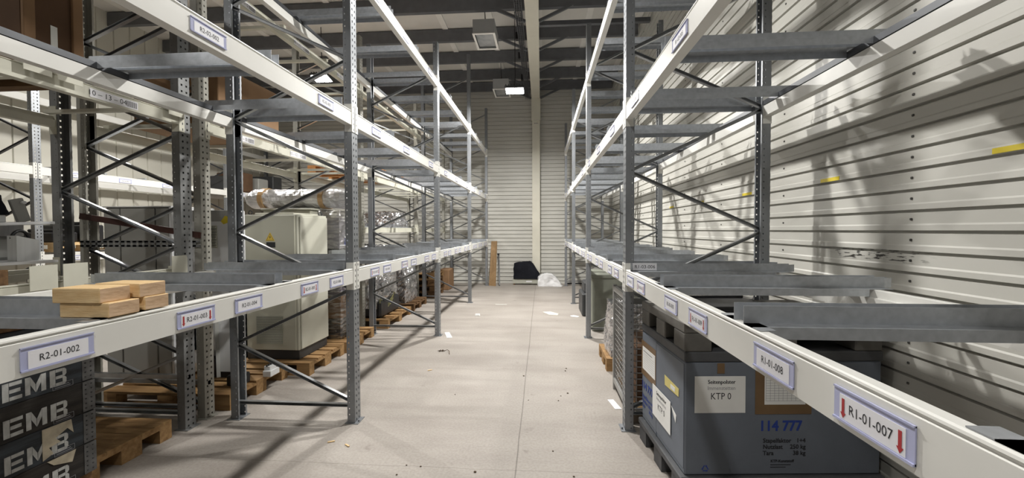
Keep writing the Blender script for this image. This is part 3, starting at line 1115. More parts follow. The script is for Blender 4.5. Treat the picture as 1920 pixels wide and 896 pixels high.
# ------------------------------------------------------------------ crate stack with stencilled letters (under the old rack)
CRX, CRY0, CRY1 = -2.735, 1.06, 2.285
pallet(CRX - .82, CRY0 + .02, 0, .80, 1.2, 'wooden pallet at the bottom of the stencilled crate stack', WOOD_D, None)
zc = .146
CN = ['bottom', 'second', 'third', 'fourth', 'top']
for k in range(5):
    z0, z1 = zc + k * .1885, zc + k * .1885 + .1865
    cm = COLLAR if k in (3, 4, 1) else COLLAR_B
    t = thing('pallet_collar', (CRX - .41, (CRY0 + CRY1) / 2, z0), 'dark wooden frame with white EMB stencil, %s of the stack%s' % (
        ('lowest', 'second from bottom', 'middle', 'second from top', 'topmost')[k], ' , torn label' if k == 1 else ''), 'crate', 'stack of stencilled wooden frames at left')
    b = MB()
    b.cbox(CRX - .022, CRX, CRY0, CRY1, z0, z1, .003)
    b.cbox(CRX - .82, CRX - .798, CRY0, CRY1, z0, z1, .003)
    b.box(CRX - .798, CRX - .022, CRY0, CRY0 + .022, z0, z1)
    b.box(CRX - .798, CRX - .022, CRY1 - .022, CRY1, z0, z1)
    b.build('plank_frame', cm, t)
    hg = MB()
    hg.box(CRX, CRX + .003, CRY1 - .062, CRY1 + .004, z0 + .004, z1 - .004)
    for j in range(6):
        for i2 in (0, 1):
            hg.cbox(CRX + .003, CRX + .006, CRY1 - .05 + i2 * .03, CRY1 - .042 + i2 * .03, z0 + .02 + j * .028, z0 + .028 + j * .028, .002, 1)
    hg.build('corner_hinge', [HINGE, BLACK], t)
    tx = MB()
    T = frame_T((CRX + .0012, 2.0, z0 + .070), (0, 1, 0))
    H2, W2, st = .047, .040, .022

    def stroke(*pts):
        tx.prism(list(pts), 'z', 0, .0008, 0, T)
    cx_ = -.099                                                       # E
    stroke((cx_ - W2, -H2), (cx_ - W2 + st + .004, -H2), (cx_ - W2 + st + .004, H2), (cx_ - W2, H2))
    for zz_ in (-H2, -.0095, H2 - .019):
        stroke((cx_ - W2 + st + .006, zz_), (cx_ + W2 - (.006 if zz_ == -.0095 else 0), zz_), (cx_ + W2 - (.006 if zz_ == -.0095 else 0), zz_ + .019), (cx_ - W2 + st + .006, zz_ + .019))
    W3 = .046                                                         # M
    for sg_ in (-1, 1):
        stroke((sg_ * W3, -H2), (sg_ * (W3 - st), -H2), (sg_ * (W3 - st), H2), (sg_ * W3, H2))
        stroke((sg_ * (W3 - st - .001), H2), (sg_ * (W3 - st - .001), H2 - .044), (sg_ * .0012, -H2 + .004), (sg_ * .0012, -H2 + .048))
    cx_ = .103                                                        # B
    stroke((cx_ - W2, -H2), (cx_ - W2 + st + .004, -H2), (cx_ - W2 + st + .004, H2), (cx_ - W2, H2))
    xa_, xb_ = cx_ - W2 + st + .006, cx_ + W2
    for zz_ in (-H2, -.0085, H2 - .017):
        stroke((xa_, zz_), (xb_ - .020, zz_), (xb_ - .020, zz_ + .017), (xa_, zz_ + .017))
    for z_a, z_b in ((-H2, .0), (.0, H2)):
        stroke((xb_ - .019, z_a), (xb_ - .008, z_a + .002), (xb_, z_a + .012), (xb_, z_b - .012), (xb_ - .008, z_b - .002), (xb_ - .019, z_b))
    tx.build('stencil', WHITEINK, t, recalc=False)
    bx_ = MB()
    T2 = frame_T((CRX + .0012, 2.125, z0 + .018), (0, 1, 0))
    for a in ((-.05, .05, -.016, -.0145), (-.05, .05, .0145, .016), (-.05, -.0485, -.016, .016), (.0485, .05, -.016, .016), (-.04, .03, .003, .006), (-.04, .036, -.008, -.005)):
        bx_.box(*a, 0, .001, 0, T2)
    bx_.build('stamp', GREYINK, t)
    if k in (0, 1):
        p = MB()
        y0 = 2.02
        pts = [(y0, z0 + .184), (y0 + .14, z0 + .182), (y0 + .15, z0 + .10), (y0 + .12, z0 + .14), (y0 + .06, z0 + .11), (y0 + .085, z0 + .08), (y0 + .03, z0 + .07), (y0 + .05, z0 + .03), (y0, z0 + .01)]
        if k == 0:
            pts = [(y0 + .02, z0 + .183), (y0 + .16, z0 + .184), (y0 + .14, z0 + .12), (y0 + .05, z0 + .15)]
        p.prism(pts, 'x', CRX + .002, CRX + .0035)
        p.build('torn_label', mat('aged_paper', (.50, .44, .33), .8, 0, var=.35, scale=20), t)
lid = MB().cbox(CRX - .80, CRX - .01, CRY0 + .01, CRY1 - .01, 1.088, 1.112, .004)
tag(lid.build('crate_lid', WOOD_D, None, loc=(CRX - .4, 1.67, 1.088)), 'dark board lying on top of the stencilled crate stack', 'board')
tag(MB().cbox(CRX - .16, CRX - .02, 1.32, 1.46, 1.1125, 1.150, .006).build('blue_tray', mat('blue_plastic', (.02, .03, .30), .4), None, loc=(CRX - .1, 1.4, 1.1125)), 'small blue plastic tray on the crate stack below the left rack beam', 'tray')

# ------------------------------------------------------------------ timber blocks on the left beam
BZ = Z1 + .122 + .0045


def block(x0, x1, y0, y1, z0, z1, rz, label):
    cx, cy = (x0 + x1) / 2, (y0 + y1) / 2
    T = Matrix.Translation((cx, cy, 0)) @ Matrix.Rotation(rz, 4, 'Z')
    b = MB().cbox(x0 - cx, x1 - cx, y0 - cy, y1 - cy, z0, z1, .0025, 0, T)
    for i, f in enumerate(b.f):                                       # end grain faces towards +-x
        a = [Vector(b.v[j]) for j in f]
        n = (a[1] - a[0]).cross(a[2] - a[0])
        if n.length > 0 and abs(n.normalized().x) > .9:
            b.m[i] = 1
    o = b.build('timber_block', [PINE, PINE_END], None, loc=(cx, cy, z0))
    return tag(o, label, 'wooden block', 'timber blocks on the left rack beam')


block(-1.735, -1.548, 1.345, 1.462, BZ, BZ + .052, .02, 'rough-edged timber block under the nearest one on the left white beam')
block(-1.735, -1.552, 1.488, 1.590, BZ, BZ + .052, -.01, 'timber block at the bottom of the farther stack on the left beam')
block(-1.755, -1.572, 1.338, 1.450, BZ + .0525, BZ + .106, .01, 'clean pale timber block on top, nearest the camera, on the left beam')
block(-1.748, -1.556, 1.472, 1.582, BZ + .0525, BZ + .106, -.02, 'timber block lying on top of the farther stack on the left beam')

# ------------------------------------------------------------------ folding plastic containers on the right
CN0 = Vector((.835, 2.43, 0))
KA = math.atan(.060 / .77)
KT = Matrix.Translation(CN0) @ Matrix.Rotation(KA, 4, 'Z')           # local: x along the front (to the wall), y along the aisle
KW, KL = 1.155, .757
kt = thing('plastic_container', (1.35, 2.85, 0), 'grey plastic folding container with 114 777 print and paper notes, on the floor at right', 'container')
b = MB()
b.cbox(0, KW, 0, KL, .165, .835, .008, 0, KT)
b.box(-.003, .012, .012, KL - .01, .20, .82, 0, KT)
b.box(-.0045, -.002, .456, .462, .17, .835, 0, KT)
b.build('container_wall', KTP, kt)
MB().cbox(-.005, KW + .004, -.005, KL + .004, .836, .895, .006, 0, KT).build('top_rim', KTP_D, kt)
MB().cbox(-.030, KW + .012, -.022, KL + .004, .120, .164, .006, 0, KT).build('base_rim', KTP_D, kt)
for i in range(3):
    for j in range(3):
        x0, y0 = -.02 + i * (KW - .12) / 2, j * (KL - .14) / 2
        MB().prism([(x0, y0), (x0 + .14, y0), (x0 + .14, y0 + .14), (x0, y0 + .14)], 'z', 0, .1195, 0, KT).build('foot', KTP_D, kt)


def front(mb, s, size, x, z, mi=0, align='LEFT', d=.0012, sx=1.0):
    mb.text(s, size, KT @ frame_T((x, -d, z), (1, 0, 0)) @ Matrix.Scale(sx, 4, (1, 0, 0)), mi, align)


def side(mb, s, size, y, z, mi=0, align='LEFT', d=.0050, sx=1.0):
    mb.text(s, size, KT @ frame_T((-d, y, z), (0, -1, 0)) @ Matrix.Scale(sx, 4, (1, 0, 0)), mi, align)


BOLD = .0016


def bold(fn, s, size, x, z, mat_, nm, align='LEFT', sx=1.0, base=.0012):
    """one printed line in heavy strokes"""
    m = MB()
    for k, (dx, dz) in enumerate(((0, 0), (BOLD, 0), (0, BOLD), (BOLD, BOLD))):
        fn(m, s, size, x + dx, z + dz, 0, align, base + .0001 * k, sx)
    m.build(nm, mat_, kt, recalc=False)


BOLD = .0045
bold(front, '114 777', .084, .433, .452, BLUE, 'blue_number', 'LEFT', .92)
BOLD = .0016
for r, (a, c_) in enumerate((('Stapelfaktor', '1+4'), ('Nutzlast', '250 kg'), ('Tara', '38 kg'))):
    bold(front, a, .036, .459, .368 - r * .037, INK, 'print_line', 'LEFT', .95)
    bold(front, c_, .036, .710, .368 - r * .037, INK, 'print_line', 'RIGHT', .95)
bold(front, 'KTP-Kunststoff', .022, .505, .247, INK, 'print_line')
for q, w_ in ((.226, .12), (.212, .09)):                              # two lines of print too fine to read
    MB().box(.505, .505 + w_, -.0014, -.0006, q - .002, q + .002, 0, KT).build('print_line', INK, kt)
rc = MB()
for k in range(3):                                                   # folded-arrow recycling triangle
    a0 = PI / 2 + k * 2 * PI / 3
    a1 = a0 + 2 * PI / 3
    p, q = Vector((math.cos(a0), math.sin(a0))) * .026, Vector((math.cos(a1), math.sin(a1))) * .026
    d = (q - p).normalized()
    n = Vector((-d.y, d.x)) * .0030
    p1, q1 = p + d * .008, p + d * .030
    T = KT @ frame_T((.121, -.0012, .206), (1, 0, 0))
    rc.add([(p1 + n).to_3d(), (q1 + n).to_3d(), (q1 - n).to_3d(), (p1 - n).to_3d()], [(3, 2, 1, 0)], 0, T)
    rc.add([(q1 + n * 2.2).to_3d(), (q1 + d * .010).to_3d(), (q1 - n * 2.2).to_3d()], [(0, 1, 2)], 0, T)
rc.build('recycling_mark', BLUE, kt, recalc=False)
# notes on the front
n = MB()
n.box(.056, .353, -.0035, -.0015, .536, .752, 0, KT)
for k in range(3):
    front(n, 'Seitenpolster', .033, .212 + k * .0008, .718, 1, 'CENTER', .004 + .0001 * k, .92)
front(n, 'Immenstetten', .032, .212, .682, 2, 'CENTER', .004, .92)
front(n, 'KTP 0', .056, .209, .633, 1, 'CENTER', .004, .86)
n.build('paper_note', [PAPER, INK, GREYINK], kt, recalc=False)
MB().box(.188, .230, -.003, -.001, .768, .828, 0, KT).build('tape_piece', TAPE_D, kt)
n = MB()
n.box(.411, .742, -.003, -.001, .527, .815, 0, KT)
n.box(.465, .705, -.0042, -.003, .584, .815, 1, KT)
for r in range(10):
    n.box(.472, .698, -.0046, -.0042, .605 + r * .015, .6065 + r * .015, 2, KT)
for r in range(10):
    n.box(.472 + r * .025, .4735 + r * .025, -.0046, -.0042, .605, .76, 2, KT)
n.build('delivery_paper', [TAPE_D, PAPER, GREYINK], kt)
# notes on the aisle side
n = MB()
n.box(-.006, -.0045, .462, .765, .505, .765, 0, KT)
n.box(-.0075, -.006, .472, .735, .552, .722, 1, KT)
for r in range(7):
    n.box(-.008, -.0075, .49, .715, .575 + r * .016, .5762 + r * .016, 2, KT)
n.box(-.008, -.0075, .53, .715, .69, .697, 2, KT)
n.build('delivery_paper', [TAPE_D, PAPER, GREYINK], kt)
n = MB()
n.box(-.010, -.008, .190, .510, .305, .518, 0, KT)
for k in range(3):
    side(n, 'Seitenpolster', .036, .345 + k * .0008, .482, 1, 'CENTER', .0105 + .0001 * k, .92)
side(n, 'Immenstetten', .034, .345, .448, 2, 'CENTER', .0105, .92)
side(n, 'KTP 0', .058, .345, .395, 1, 'CENTER', .0105, .86)
n.build('paper_note', [PAPER, INK, GREYINK], kt, recalc=False)
BOLD = .0045
bold(side, '114 777', .078, .755, .425, BLUE, 'blue_number', 'LEFT', .92, .0050)
BOLD = .0016
for r, (a, c_) in enumerate((('Stapelfaktor', '1+4'), ('Nutzlast', '250 kg'), ('Tara', '38 kg'))):
    bold(side, a, .036, .745, .345 - r * .037, BLUE, 'print_line', 'LEFT', .95, .0050)
    bold(side, c_, .036, .525, .345 - r * .037, BLUE, 'print_line', 'RIGHT', .95, .0050)
n = MB()
n.add([(-.0055, .300, .655), (-.0055, .075, .648), (-.0055, .078, .598), (-.0055, .295, .590), (-.0045, .300, .655), (-.0045, .075, .648), (-.0045, .078, .598), (-.0045, .295, .590)],
      [(0, 1, 2, 3), (7, 6, 5, 4), (0, 4, 5, 1), (1, 5, 6, 2), (2, 6, 7, 3), (3, 7, 4, 0)], 0, KT)
n.box(-.0065, -.0055, .13, .20, .605, .632, 1, KT)
n.build('yellow_label', [mat('yellow_label_paper', (.72, .62, .22), .6), PAPER], kt)
MB().add([(-.0055, .19, .50), (-.0055, .11, .47), (-.0055, .12, .42), (-.0045, .19, .50), (-.0045, .11, .47), (-.0045, .12, .42)], [(0, 1, 2), (5, 4, 3), (0, 3, 4, 1), (1, 4, 5, 2), (2, 5, 3, 0)], 0, KT).build('torn_scrap', PAPER, kt)
# upper folded container resting on it
ku = thing('plastic_container', (1.35, 2.85, .897), 'dirty grey folded plastic container stacked on the printed one at right', 'container')
DUSTY = mat('dusty_grey_plastic', (.15, .143, .13), .75, 0, var=.35, scale=9)
MB().cbox(-.008, KW + .004, -.008, KL + .004, 1.005, 1.065, .006, 0, KT).build('container_deck', DUSTY, ku)
for i in range(3):
    for j in range(3):
        x0, y0 = -.006 + i * (KW - .156) / 2, -.006 + j * (KL - .152) / 2
        MB().cbox(x0, x0 + .16, y0, y0 + .16, .897, 1.0045, .006, 0, KT).build('foot', DUSTY, ku)
bt = MB().cbox(.24, .75, .28, .74, 1.066, 1.090, .004, 0, KT).cbox(.24, .75, .28, .30, 1.09, 1.105, .002, 0, KT).cbox(.24, .75, .72, .74, 1.09, 1.105, .002, 0, KT)
tag(bt.build('black_tray', BLACK, None, loc=(1.3, 2.9, 1.066)), 'flat black tray on top of the folded container under the right rack beams', 'tray')


# ------------------------------------------------------------------ mesh cage box behind the right near upright
gx0, gx1, gy0, gy1 = .735, 1.72, 3.42, 4.15
gb = thing('mesh_cage_box', (1.2, 3.8, 0), 'wire mesh pallet cage standing behind the first upright of the right rack', 'cage')
f = MB()
for x in (gx0, gx1):
    for y in (gy0, gy1):
        f.cbox(x - .018, x + .018, y - .018, y + .018, .0, 1.06, .003)
for z in (.10, 1.02):
    f.bar((gx0, gy0, z), (gx1, gy0, z), .03, .05)
    f.bar((gx0, gy1, z), (gx1, gy1, z), .03, .05)
    f.bar((gx0, gy0, z), (gx0, gy1, z), .03, .05)
    f.bar((gx1, gy0, z), (gx1, gy1, z), .03, .05)
f.build('frame', WIRE, gb)
for nm, pl in (('aisle_mesh', 0), ('front_mesh', 1), ('back_mesh', 2)):
    w = MB()
    if pl == 0:
        y = gy0
        while y < gy1:
            w.bar((gx0, y, .1), (gx0, y, 1.02), .005, .005)
            y += .05
        z = .12
        while z < 1.02:
            w.bar((gx0, gy0, z), (gx0, gy1, z), .005, .005)
            z += .05
    else:
        yy = gy0 if pl == 1 else gy1
        x = gx0
        while x < gx1:
            w.bar((x, yy, .1), (x, yy, 1.02), .005, .005)
            x += .05
        z = .12
        while z < 1.02:
            w.bar((gx0, yy, z), (gx1, yy, z), .005, .005)
            z += .05
    w.build(nm, WIRE, gb)
MB().box(gx0 + .01, gx1 - .01, gy0 + .01, gy1 - .01, .10, .125).build('cage_floor', WOOD, gb)
tag(MB().cbox(gx0 + .06, gx1 - .08, gy0 + .06, gy1 - .06, .127, .62, .01).build('cardboard_box', CARDB_D, None, loc=(1.2, 3.8, .127)), 'brown box inside the wire mesh cage at right', 'box')
o = grid_blob(1.16, 4.96, .146, .78, .54, .60, .035, 3, .12, 24, 3, .45).build('wrapped_load', FOIL, None, loc=(1.16, 4.96, .146))
tag(o, 'silver film-wrapped load on a pallet beyond the mesh cage at right', 'wrapped goods')
tag(MB().cbox(.80, 1.65, 6.5, 7.4, .0, .86, .01).cbox(.78, 1.67, 6.48, 7.42, .84, .90, .01).build('metal_box', GREENBOX, None, loc=(1.2, 7, 0)), 'grey-green lidded box on the floor under the right rack', 'box')
tag(MB().cbox(.75, 1.30, 7.6, 8.3, 0, .42, .02).cbox(.80, 1.2, 7.7, 8.2, .42, .62, .02).build('motor_unit', DARKGREY, None, loc=(1.0, 7.9, 0)), 'black machine part on the floor under the right rack beyond the green box', 'machine part')

# ------------------------------------------------------------------ control cabinets on pallets
PZ = .1455


def louvre(mb, x0, x1, y, z0, z1, n, mi):
    for k in range(n):
        z = z0 + (z1 - z0) * k / n
        h = (z1 - z0) / n
        mb.prism([(y - .001, z + h * .2), (y - .009, z + h * .25), (y - .007, z + h * .70), (y - .001, z + h * .75)], 'x', x0, x1, mi)


# big beige cabinet
X0, X1, Y0, Y1 = -3.375, -2.735, 4.40, 5.02
c = thing('control_cabinet', (-3.05, 4.7, PZ), 'large beige electrical control cabinet with high-voltage sign and louvres', 'cabinet')
MB().cbox(X0 + .01, X1 - .006, Y0 + .012, Y1 - .01, PZ, PZ + .105, .004).build('plinth', DARKGREY, c)
b = MB().cbox(X0, X1, Y0, Y1, PZ + .106, 1.79, .006)
b.cbox(X0 + .05, X1 - .12, Y0 + .12, Y1 + .02, 1.79, 1.815, .004)
b.build('cabinet_body', BEIGE_CAB2, c)
d = MB().cbox(X0 + .004, X1 - .024, Y0 - .018, Y0 - .001, PZ + .112, 1.780, .004)
dr = d.build('door', BEIGE_CAB, c)
lv = MB().box(-3.23, -2.905, Y0 - .0215, Y0 - .0185, .315, .645).box(-3.222, -2.913, Y0 - .0222, Y0 - .0216, .325, .638, 1)  # dark backing sheet paints the shade between the slats
louvre(lv, -3.222, -2.913, Y0 - .0215, .325, .638, 26, 0)
lv.build('louvre', [BEIGE_CAB, DARKGREY], dr, off=parent_loc(dr))
s = MB()
T = frame_T((-3.045, Y0 - .0195, 1.535), (1, 0, 0))
s.prism([(-.055, -.042), (.055, -.042), (0, .055)], 'z', 0, .0015, 0, T)
s.prism([(-.044, -.036), (.044, -.036), (0, .042)], 'z', .0015, .0018, 1, T)
s.prism([(-.038, -.033), (.038, -.033), (0, .036)], 'z', .0018, .0021, 0, T)
s.prism([(.006, .022), (-.010, -.002), (-.001, -.002), (-.006, -.026), (.010, .004), (.001, .004)], 'z', .0021, .0024, 1, T)
s.build('high_voltage_sign', [mat('sign_yellow', (.72, .50, .06), .5), INK], dr, off=parent_loc(dr))
MB().box(-3.09, -2.985, Y0 - .020, Y0 - .0185, 1.418, 1.478).build('black_plate', BLACK, dr, off=parent_loc(dr))
MB().cbox(X1 + .001, X1 + .016, Y0 + .03, Y1 - .01, PZ + .112, 1.765, .004).build('side_panel', BEIGE_CAB2, c)
for x, y in ((X0 + .05, Y0 + .05), (X1 - .05, Y1 - .05)):
    MB().tube([(x + .022 * math.cos(a * PI / 6), y, 1.815 + .022 * math.sin(a * PI / 6)) for a in range(13)], .006, 6).build('lifting_eye', DARKGREY, c)

# white cabinet with open flap
X0, X1, Y0, Y1 = -3.44, -3.03, 3.78, 3.98
c = thing('control_cabinet', (-3.1, 4.0, PZ), 'white cabinet with a yellow warning sticker, vent and hinged lower flap', 'cabinet')
b = MB().cbox(X0, X1, Y0, Y1, .86, 1.81, .006)
b.box(X0, X0 + .03, Y0, Y1, .30, .86).box(X1 - .03, X1, Y0, Y1, .30, .86).box(X0, X1, Y1 - .03, Y1, .30, .86)
b.box(X0, X0 + .23, Y0, Y0 + .02, .43, .86)
b.build('cabinet_body', WHITE_CAB, c)
MB().box(X0 + .02, X1 - .02, Y0 - .002, Y0 - .0005, 1.70, 1.808).build('grey_strip', GREY_CAB, c)  # grey band paints the shadow across the top of the front
v = MB().box(-3.278, -3.168, Y0 - .004, Y0 - .001, 1.44, 1.66).box(-3.272, -3.174, Y0 - .0046, Y0 - .0041, 1.45, 1.65, 1)  # dark sheet behind the vent slats paints the shade in the gaps
louvre(v, -3.272, -3.174, Y0 - .004, 1.45, 1.65, 13, 0)
v.build('louvre', [BEIGE_CAB, DARKGREY], c)
sk = MB()
sk.prism([(-3.128, 1.70), (-3.085, 1.755), (-3.045, 1.745), (-3.05, 1.69), (-3.10, 1.672)], 'y', Y0 - .0035, Y0 - .0022)
sk.build('warning_sticker', YEL, c)
MB().add([(-3.17, Y0 - .01, .86), (X1, Y0 - .01, .86), (X1 + .19, Y0 - .18, .29), (-3.03, Y0 - .18, .29), (-3.17, Y0 - .022, .86), (X1, Y0 - .022, .86), (X1 + .19, Y0 - .192, .29), (-3.03, Y0 - .192, .29)],
         [(0, 1, 2, 3), (7, 6, 5, 4), (0, 4, 5, 1), (1, 5, 6, 2), (2, 6, 7, 3), (3, 7, 4, 0)]).build('flap', WHITE_CAB, c)
MB().bar((-3.17, Y0 - .034, .865), (-3.01, Y0 - .205, .24), .03, .022).build('flap_stay', GREY_CAB, c)
MB().box(X0 + .05, X1 - .04, Y0 + .04, Y1 - .035, PZ, .32).build('plinth', BLACK, c)  # black block stands in for the shaded gap under the cabinet

# grey three-door cabinet
X0, X1, Y0, Y1 = -4.30, -3.585, 3.72, 4.24
c = thing('control_cabinet', (-3.95, 4.0, PZ), 'grey cabinet with dark door seams, behind the old perforated rack', 'cabinet')
MB().cbox(X0, X1 - .02, Y0 + .02, Y1, PZ, 1.84, .005).build('cabinet_body', GREY_CAB, c)
for xa, xb in ((X0, -4.135), (-4.122, -3.765), (-3.752, X1 - .03)):
    MB().cbox(xa, xb, Y0, Y0 + .018, PZ + .02, 1.83, .004).build('door', GREY_CAB, c)
MB().cbox(X1 - .026, X1, Y0 - .004, Y1 + .004, PZ, 1.85, .004).build('edge_frame', WHITE_CAB, c)
MB().cbox(X0 - .01, X1, Y0 - .004, Y1, 1.841, 1.852, .003).build('top_panel', WHITE_CAB, c)

# beige cabinet behind, carrying the bubble-wrapped tube
X0, X1, Y0, Y1 = -3.72, -3.06, 5.22, 5.92
c = thing('control_cabinet', (-3.3, 5.5, PZ), 'beige cabinet behind the big one, carrying the long wrapped roll', 'cabinet')
MB().cbox(X0, X1, Y0, Y1, PZ, 1.88, .008).build('cabinet_body', BEIGE_CAB, c)
MB().cbox(X0 - .02, X1 + .02, Y0 - .02, Y1 + .02, 1.881, 1.905, .004).build('lid', BEIGE_CAB2, c)

# long bubble-wrapped roll lying across the cabinets
t = thing('wrapped_roll', (-3.3, 5.5, 1.91), 'long bubble-wrapped roll with brown tape lying on top of the cabinets', 'wrapped goods')
from mathutils import noise as mnoise
mb = MB()
n1, n2 = 60, 24
vs, fs = [], []
for i in range(n1 + 1):
    u = i / n1
    x = -4.14 + 1.50 * u
    e = min(1, 14 * u, 14 * (1 - u)) ** .5
    for j in range(n2):
        a = 2 * PI * j / n2
        ry, rz = .17 * (.35 + .65 * e), .135 * (.4 + .6 * e)
        w_ = 1 + .14 * mnoise.noise(Vector((x * 6, a * 1.6, 3))) + .10 * mnoise.noise(Vector((x * 19, a * 4, 8)))
        vs.append((x, 5.52 + ry * math.cos(a) * w_, max(1.908, 2.05 + rz * math.sin(a) * w_)))
for i in range(n1):
    for j in range(n2):
        fs.append((i * n2 + j, i * n2 + (j + 1) % n2, (i + 1) * n2 + (j + 1) % n2, (i + 1) * n2 + j))
fs += [tuple(range(n2)), tuple(n1 * n2 + j for j in range(n2))]
mb.add(vs, fs).build('bubble_wrap', BUBBLE, t)
for xc in (-3.86, -3.0):
    b = MB()
    r1 = []
    vs, fs = [], []
    for xx in (xc - .030, xc + .030):
        for j in range(20):
            a = 2 * PI * j / 20
            vs.append((xx, 5.52 + .192 * math.cos(a), max(1.907, 2.05 + .158 * math.sin(a))))
    for j in range(20):
        fs.append((j, (j + 1) % 20, 20 + (j + 1) % 20, 20 + j))
    fs += [tuple(range(20)), tuple(range(20, 40))]
    b.add(vs, fs).build('tape_band', TAPE, t)

# film-wrapped stack (dark and brown boxes in clear film)
t = thing('wrapped_stack', (-2.8, 5.5, PZ), 'tall stack of dark boxes in clear stretch film right of the beige cabinets', 'wrapped goods')
cx = -2.72
for k, (z0, z1, m_, dx) in enumerate(((.146, .42, DARKGREY, 0), (.421, .72, CARDB, .01), (.721, 1.02, mat('purple_grey_box', (.12, .10, .14), .6), 0), (1.021, 1.36, DARKGREY, -.01), (1.361, 1.78, mat('grey_box', (.25, .24, .25), .6), 0))):
    MB().cbox(-2.98 + dx, -2.69 + dx, 5.27, 5.81, z0, z1, .006).build('packed_box', m_, t)
MB().cbox(-2.6895, -2.685, 5.40, 5.55, 1.40, 1.50, .001).build('blue_label', mat('label_blue', (.05, .08, .35), .5), t)
grid_blob(-2.84, 5.54, .146, .34, .58, 1.73, .022, 11, .03, 16, 5).build('stretch_film', FILM, t, smooth=True)

# silver-wrapped machine and further wrapped loads
t = thing('wrapped_machine', (-3.0, 6.9, PZ), 'bulky machine wrapped in silver film on a pallet under the left rack', 'wrapped goods')
MB().cbox(-3.50, -2.66, 6.56, 7.46, PZ, .42, .03).build('machine_base', BLACK, t)
grid_blob(-3.17, 7.02, .30, .94, .98, 1.02, .070, 5, .22, 34, 3, .45).build('silver_wrap', FOIL, t)
hs = MB()
for k in range(3):
    hs.tube([(-2.67 - .02 * math.sin(a * .6), 6.55 + a * .06, .40 + .09 * math.sin(a * .7 + k) - .03 * k) for a in range(14)], .009, 6)
hs.build('hose', mat('yellow_hose', (.20, .19, .08), .5), t)
o = grid_blob(-3.18, 8.32, .146, .98, .82, 1.05, .06, 8, .2, 28, 3, .45).build('wrapped_load', FOIL, None, loc=(-3.1, 8.32, .146))
tag(o, 'dark load in crumpled silver film, second one behind the left rack', 'wrapped goods')
o = grid_blob(-3.15, 9.86, .584, .95, .75, .55, .05, 12, .2, 22, 3, .45).build('wrapped_load', FOIL, None, loc=(-3.1, 9.7, .584))
tag(o, 'small silver-wrapped bundle on the stack of dark pallets', 'wrapped goods')
o = grid_blob(-3.16, 10.95, 0.0, .58, .7, .95, .03, 14, .1, 12, 3).build('wrapped_load', WBAG, None, loc=(-3.05, 10.95, 0), smooth=True)
tag(o, 'white wrapped bundle on the floor by the far end of the left rack', 'wrapped goods')
tag(MB().cbox(-2.76, -2.46, 10.7, 11.3, 0, .55, .02).build('cardboard_box', CARDB, None, loc=(-2.6, 11, 0)), 'brown carton standing at the far end behind the left rack', 'box')

# small parts on the cabinet pallet
tag(MB().cbox(-2.96, -2.82, 3.60, 3.74, PZ, PZ + .10, .01).build('black_case', BLACK, None, loc=(-2.9, 3.67, PZ)), 'small black case on the pallet beside the white cabinet', 'case')
t = thing('terminal_block', (-2.85, 4.0, PZ), 'white plastic connector block with dark terminals on the pallet corner', 'connector')
MB().box(-2.79, -2.785, 3.9, 4.2, PZ, PZ + .002).build('black_sheet', BLACK, t)
b = MB().cbox(-2.785, -2.70, 3.86, 4.00, PZ, PZ + .06, .004).cbox(-2.785, -2.72, 3.88, 3.98, PZ + .06, PZ + .10, .004)
b.build('block_body', WHITE_CAB, t)
b = MB()
for k in range(4):
    b.tube([(-2.75 + 0, 3.875 + k * .03, PZ + .101), (-2.75, 3.875 + k * .03, PZ + .115)], .009, 8)
b.build('terminal', BLACK, t)

# ------------------------------------------------------------------ goods on the old rack at far left

SZ = 1.397
tag(MB().cbox(-3.90, -3.30, 1.1, 2.56, SZ, SZ + .018, .002).build('white_board', WHITE_CAB, None, loc=(-3.6, 1.8, SZ)),
    'white board lying on the shelf pallet below the brushed steel hopper', 'board')
B0 = SZ + .0185
hp = thing('steel_hopper', (-3.6, 2.58, B0), 'brushed steel hopper with a slanted top edge standing on the white board', 'hopper')
HT = Matrix.Translation((-3.432, 2.468, B0))
h = MB()
o_, i_ = [(-.034, -.06), (.034, -.06), (.034, .06), (-.034, .06)], [(-.031, -.057), (.031, -.057), (.031, .057), (-.031, .057)]
zt = [.166, .166, .134, .134]
vs = [(x, y, 0) for x, y in o_] + [(x, y, z) for (x, y), z in zip(o_, zt)] + [(x, y, .003) for x, y in i_] + [(x, y, z) for (x, y), z in zip(i_, zt)]
fs = [(3, 2, 1, 0), (8, 9, 10, 11)]
for k in range(4):
    k2 = (k + 1) % 4
    fs += [(k, k2, 4 + k2, 4 + k), (8 + k2, 8 + k, 12 + k, 12 + k2), (4 + k, 4 + k2, 12 + k2, 12 + k)]
h.add(vs, fs, 0, HT).build('hopper_shell', STEEL, hp)
b = MB()
b.tube([tuple(HT @ Vector((-.012, -.008 + .044 * math.cos(a * PI / 12), .145 + .052 * math.sin(a * PI / 12)))) for a in range(13)], .010, 8)
b.build('rubber_seal', BLACK, hp)
mc = thing('grey_machine', (-3.65, 2.48, B0), 'grey machine head with a tilted white tray and bracket behind the steel hopper', 'machine')
MB().cbox(-3.74, -3.60, 2.34, 2.58, B0, B0 + .16, .02).build('machine_body', GREY_CAB, mc)
MB().tube([(-3.62, 2.54, B0 + .16), (-3.62, 2.54, B0 + .238)], .055, 16).build('collar', GREYBOX, mc)
T = Matrix.Translation((-3.55, 2.235, B0 + .225)) @ Matrix.Rotation(math.radians(2.5), 4, 'X')
MB().cbox(-.16, .14, -.40, .40, 0, .020, .004, 0, T).build('white_tray', WHITE_CAB, mc)
T2 = Matrix.Translation((-3.52, 2.545, B0 + .260)) @ Matrix.Rotation(math.radians(16), 4, 'X')
MB().cbox(-.010, .010, -.045, .030, 0, .160, .004, 0, T2).build('grey_bracket', GREY_CAB, mc)
